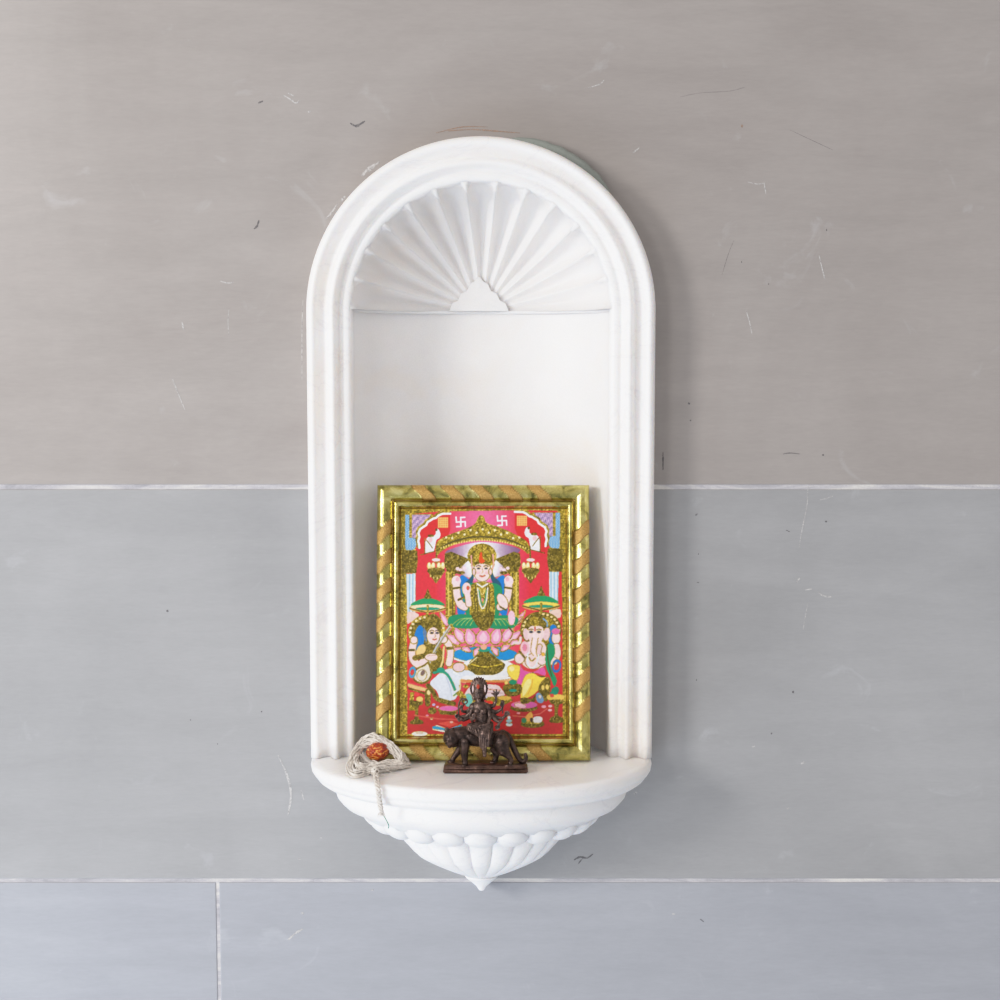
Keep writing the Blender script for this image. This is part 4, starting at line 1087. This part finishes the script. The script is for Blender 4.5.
def build_coil():
    MT = thread_mat('cotton_thread', (246, 239, 230))
    def I(X, Y, h): return PZ(330 + X * 0.12, 720 + Y * 0.12, ZS + h * 0.001)
    org = I(380, 330, 0)
    root = thing('thread_coil', 'coil of off-white cotton thread with knotted tail hanging over the shelf edge', 'thread', org)
    rnd = random.Random(3)
    def bundle(ctrl, n, rb, rs, closed, steps=10):
        base = catmull([I(*c) - org for c in ctrl], steps, closed)
        if closed: base.append(base[0].copy())
        bm = bmesh.new(); m = len(base)
        for s in range(n):
            ph = rnd.uniform(0, 2 * PI); rr = rb * math.sqrt(rnd.uniform(0.05, 1)); tw = rnd.choice((1, 2, 1, 3)); sd = rnd.uniform(0, 50)
            pts = []
            for i, p in enumerate(base):
                d = base[min(i + 1, m - 1)] - base[max(i - 1, 0)]; d.normalize()
                x = Vector((0, 0, 1)); x = (x - d * d.z); x = x.normalized() if x.length > 1e-4 else Vector((1, 0, 0)); y = d.cross(x)
                a = ph + tw * 2 * PI * i / (m - 1) * (1 if closed else 0.6)
                w = rr * (1 + 0.7 * mnoise.noise(Vector((i * 0.11, sd, 0))))
                q = p + x * math.cos(a) * w * 1.1 + y * math.sin(a) * w
                q += Vector((mnoise.noise(Vector((i * 0.2, sd, 7))), mnoise.noise(Vector((i * 0.2, sd, 17))), mnoise.noise(Vector((i * 0.2, sd, 27))))) * 0.0009
                q.z = max(q.z, rs + 0.0001)
                pts.append(q)
            tube(bm, pts, rs, 5)
        return bm
    outer = [(178, 422, 3), (192, 350, 8), (225, 262, 14), (278, 195, 20), (345, 152, 25), (420, 165, 25), (490, 212, 21), (550, 268, 15), (600, 325, 8), (632, 366, 4),
             (560, 385, 4), (470, 395, 5), (380, 400, 6), (290, 425, 4), (215, 452, 3)]
    inner = [(222, 250, 14), (262, 335, 8), (330, 378, 6), (420, 380, 6), (510, 366, 6), (590, 362, 6), (560, 275, 15), (480, 212, 21), (400, 175, 25), (310, 195, 21)]
    for k, (ctrl, n, rb) in enumerate(((outer, 40, 0.0040), (inner, 32, 0.0036))):
        from_bm('strands', bundle(ctrl, n, rb, 0.00062, True), MT, root)
    from_bm('strands', bundle([(222, 262, 13), (218, 330, 11), (250, 385, 9), (330, 390, 7), (440, 372, 7), (520, 362, 7), (600, 352, 7)], 20, 0.0026, 0.0006, False), MT, root)
    # knot and twisted tail
    bm = bmesh.new()
    for s in range(10):
        c = I(375, 425, 6) - org; pts = []
        ax = Vector((rnd.gauss(0, 1), rnd.gauss(0, 1), rnd.gauss(0, 1))).normalized(); x = ax.orthogonal().normalized(); y = ax.cross(x)
        for i in range(25):
            a = 2 * PI * i / 24; pts.append(c + (x * math.cos(a) + y * math.sin(a)) * 0.0036)
        tube(bm, pts, 0.00055, 5)
    for s in range(9):
        a = rnd.uniform(0, 2 * PI); c = I(365 + rnd.uniform(-30, 50), 440, 3) - org
        tube(bm, [c, c + Vector((math.cos(a) * 0.004, -0.002, -0.001)), c + Vector((math.cos(a) * 0.008, -0.004, -0.0015))], 0.0003, 4)
    from_bm('knot', bm, MT, root)
    ex = P(330 + 400 * 0.12, 0, -0.12).x - XC
    ye = YE - 0.168 * 1.03 * ER * math.sqrt(max(0, 1 - (ex / (168 * K)) ** 2)) - 0.0015
    def Iy(X, Y, y): return P(330 + X * 0.12, 720 + Y * 0.12, y)
    edge = PZ(330 + 392 * 0.12, 720 + 520 * 0.12, ZS + 0.0018)
    ye = min(ye, edge.y) 
    path = [I(378, 430, 5), I(384, 475, 2.4), edge, Iy(400, 570, ye - 0.0025), Iy(408, 640, ye - 0.0012), Iy(417, 700, ye + 0.0005), Iy(426, 745, ye + 0.002), Iy(438, 790, ye + 0.006)]
    base = catmull([p - org for p in path], 9)
    bm = bmesh.new(); m = len(base)
    for s in range(3):
        for t in range(3):
            pts = []
            for i, p in enumerate(base):
                a = 2 * PI * s / 3 + i * 0.42; b = 2 * PI * t / 3 + i * 0.8
                rr = 0.0018 * (1 if i < m - 10 else 0.7); q = p + Vector((math.cos(a) * rr + math.cos(b) * 0.0004, math.sin(a) * rr, math.sin(b) * 0.0004 + 0.0003 * math.sin(i)))
                pts.append(q)
            tube(bm, pts, 0.00078, 5)
    tip = base[-8]
    for s in range(16):
        a = rnd.uniform(0, 2 * PI); l = rnd.uniform(0.003, 0.007)
        tube(bm, [tip + Vector((0, 0, rnd.uniform(-0.002, 0.002))), tip + Vector((math.cos(a) * l * 0.5, -0.001, -l * 0.4)), tip + Vector((math.cos(a) * l * 0.7, -0.0005, -l))], 0.00026, 4)
    from_bm('twisted_tail', bm, MT, root)
    bm = bmesh.new()
    gp = catmull([p - org for p in (Iy(436, 780, ye + 0.004), Iy(462, 822, ye + 0.006), Iy(482, 860, ye + 0.008), Iy(490, 885, ye + 0.009), Iy(486, 902, ye + 0.010))], 6)
    tube(bm, gp, 0.0004, 5)
    from_bm('green_thread', bm, thread_mat('green_cotton', (34, 140, 104)), root)['label'] = 'fine green thread end'

def build_bead():
    c = PZ(330 + 397 * 0.12, 720 + 262 * 0.12, ZS + 0.0155)
    root_c = c
    nu, nv = 72, 48; vs = []
    for j in range(nv):
        b = PI * j / (nv - 1)
        for i in range(nu):
            a = 2 * PI * i / nu
            d = Vector((math.sin(b) * math.cos(a), math.sin(b) * math.sin(a), math.cos(b)))
            rib = 0.0004 * abs(math.sin(a * 5.5 + 2 * math.sin(b * 3))) * math.sin(b)
            rr = 0.0106 + rib + 0.0005 * mnoise.noise(d * 4)
            v = Vector((d.x * 1.04, d.y, d.z * 0.84)) * rr
            v.rotate(Matrix.Rotation(math.radians(-12), 3, 'Y'))
            vs.append(v)
    n = NT('bead_red_gold'); tc = n.coord((1, 1, 2.4))
    f = n.noise(110, 4, 0.6, tc, 2.2)
    col = n.ramp(f, [(0.36, rgb(120, 34, 16)), (0.47, rgb(176, 58, 30)), (0.53, rgb(196, 84, 34)), (0.57, rgb(236, 166, 50)), (0.66, rgb(220, 172, 128))])
    n.l(col, n.b.inputs['Base Color']); n.set(Roughness=0.35)
    n.bump(f, 0.4, 0.001)
    o = from_pydata('bead', vs, grid_faces(nv, nu, closed_v=True), n.m)
    o.location = root_c
    o['label'] = 'round red and gold bead resting inside the white thread coil'; o['category'] = 'bead'
build_coil()
build_bead()

# ------------------------------------------------------------------ LIGHT
def area(name, loc, target, size, power, col, sy=None):
    l = bpy.data.lights.new(name, 'AREA'); l.energy = power; l.color = col; l.size = size
    if sy: l.shape = 'RECTANGLE'; l.size_y = sy
    o = bpy.data.objects.new(name, l); COL.objects.link(o); o.location = loc
    o.rotation_euler = (Vector(target) - Vector(loc)).to_track_quat('-Z', 'Y').to_euler()
    return o
area('window_light', (-2.6, -2.1, 0.75), (0, 0, 0), 0.6, 53, (1.0, 0.975, 0.95), 0.9)
area('doorway_light', (-1.35, -2.6, 0.45), (0, 0, 0), 0.45, 11, (1.0, 0.98, 0.96), 0.8)
area('floor_bounce', (-1.3, -1.1, -1.6), (0, 0, -0.25), 1.6, 24, (0.76, 0.86, 1.0))

w = bpy.data.worlds.new('room_light'); SC.world = w; w.use_nodes = True
nt = w.node_tree; bg = nt.nodes['Background']
tc = nt.nodes.new('ShaderNodeTexCoord'); sp = nt.nodes.new('ShaderNodeSeparateXYZ')
nt.links.new(tc.outputs['Generated'], sp.inputs[0])
mr = nt.nodes.new('ShaderNodeMapRange'); mr.inputs['From Min'].default_value = -0.9; mr.inputs['From Max'].default_value = 0.9
nt.links.new(sp.outputs['Z'], mr.inputs['Value'])
cr = nt.nodes.new('ShaderNodeValToRGB'); e = cr.color_ramp.elements
e[0].position = 0.0; e[0].color = (0.80, 0.86, 0.95, 1)
e[1].position = 1.0; e[1].color = (1.22, 1.13, 1.07, 1)
nt.links.new(mr.outputs[0], cr.inputs['Fac']); nt.links.new(cr.outputs['Color'], bg.inputs['Color'])
bg.inputs['Strength'].default_value = 0.60

# ------------------------------------------------------------------ CAMERA
cd = bpy.data.cameras.new('camera'); cam = bpy.data.objects.new('camera', cd); COL.objects.link(cam)
cam.location = CAM; cam.rotation_euler = (PI / 2 - PITCH, 0, 0)
cd.sensor_width = 36; cd.lens = 36 * F / 1000.0
cd.clip_start = 0.05
SC.camera = cam
SC.view_settings.view_transform = 'Standard'
SC.view_settings.look = 'None'
SC.view_settings.exposure = 0.0
SC.view_settings.use_curve_mapping = True
cmap = SC.view_settings.curve_mapping
cmap.use_clip = False; cmap.clip_max_x = 4.0; cmap.clip_max_y = 4.0
cv = cmap.curves[3]                       # soft highlight shoulder of the camera
cv.points[0].location = (0, 0); cv.points[1].location = (4.0, 1.02)
for x, y in ((0.25, 0.25), (0.5, 0.5), (0.72, 0.70), (1.0, 0.865), (1.5, 0.97), (2.5, 1.01)): cv.points.new(x, y)
cmap.update()
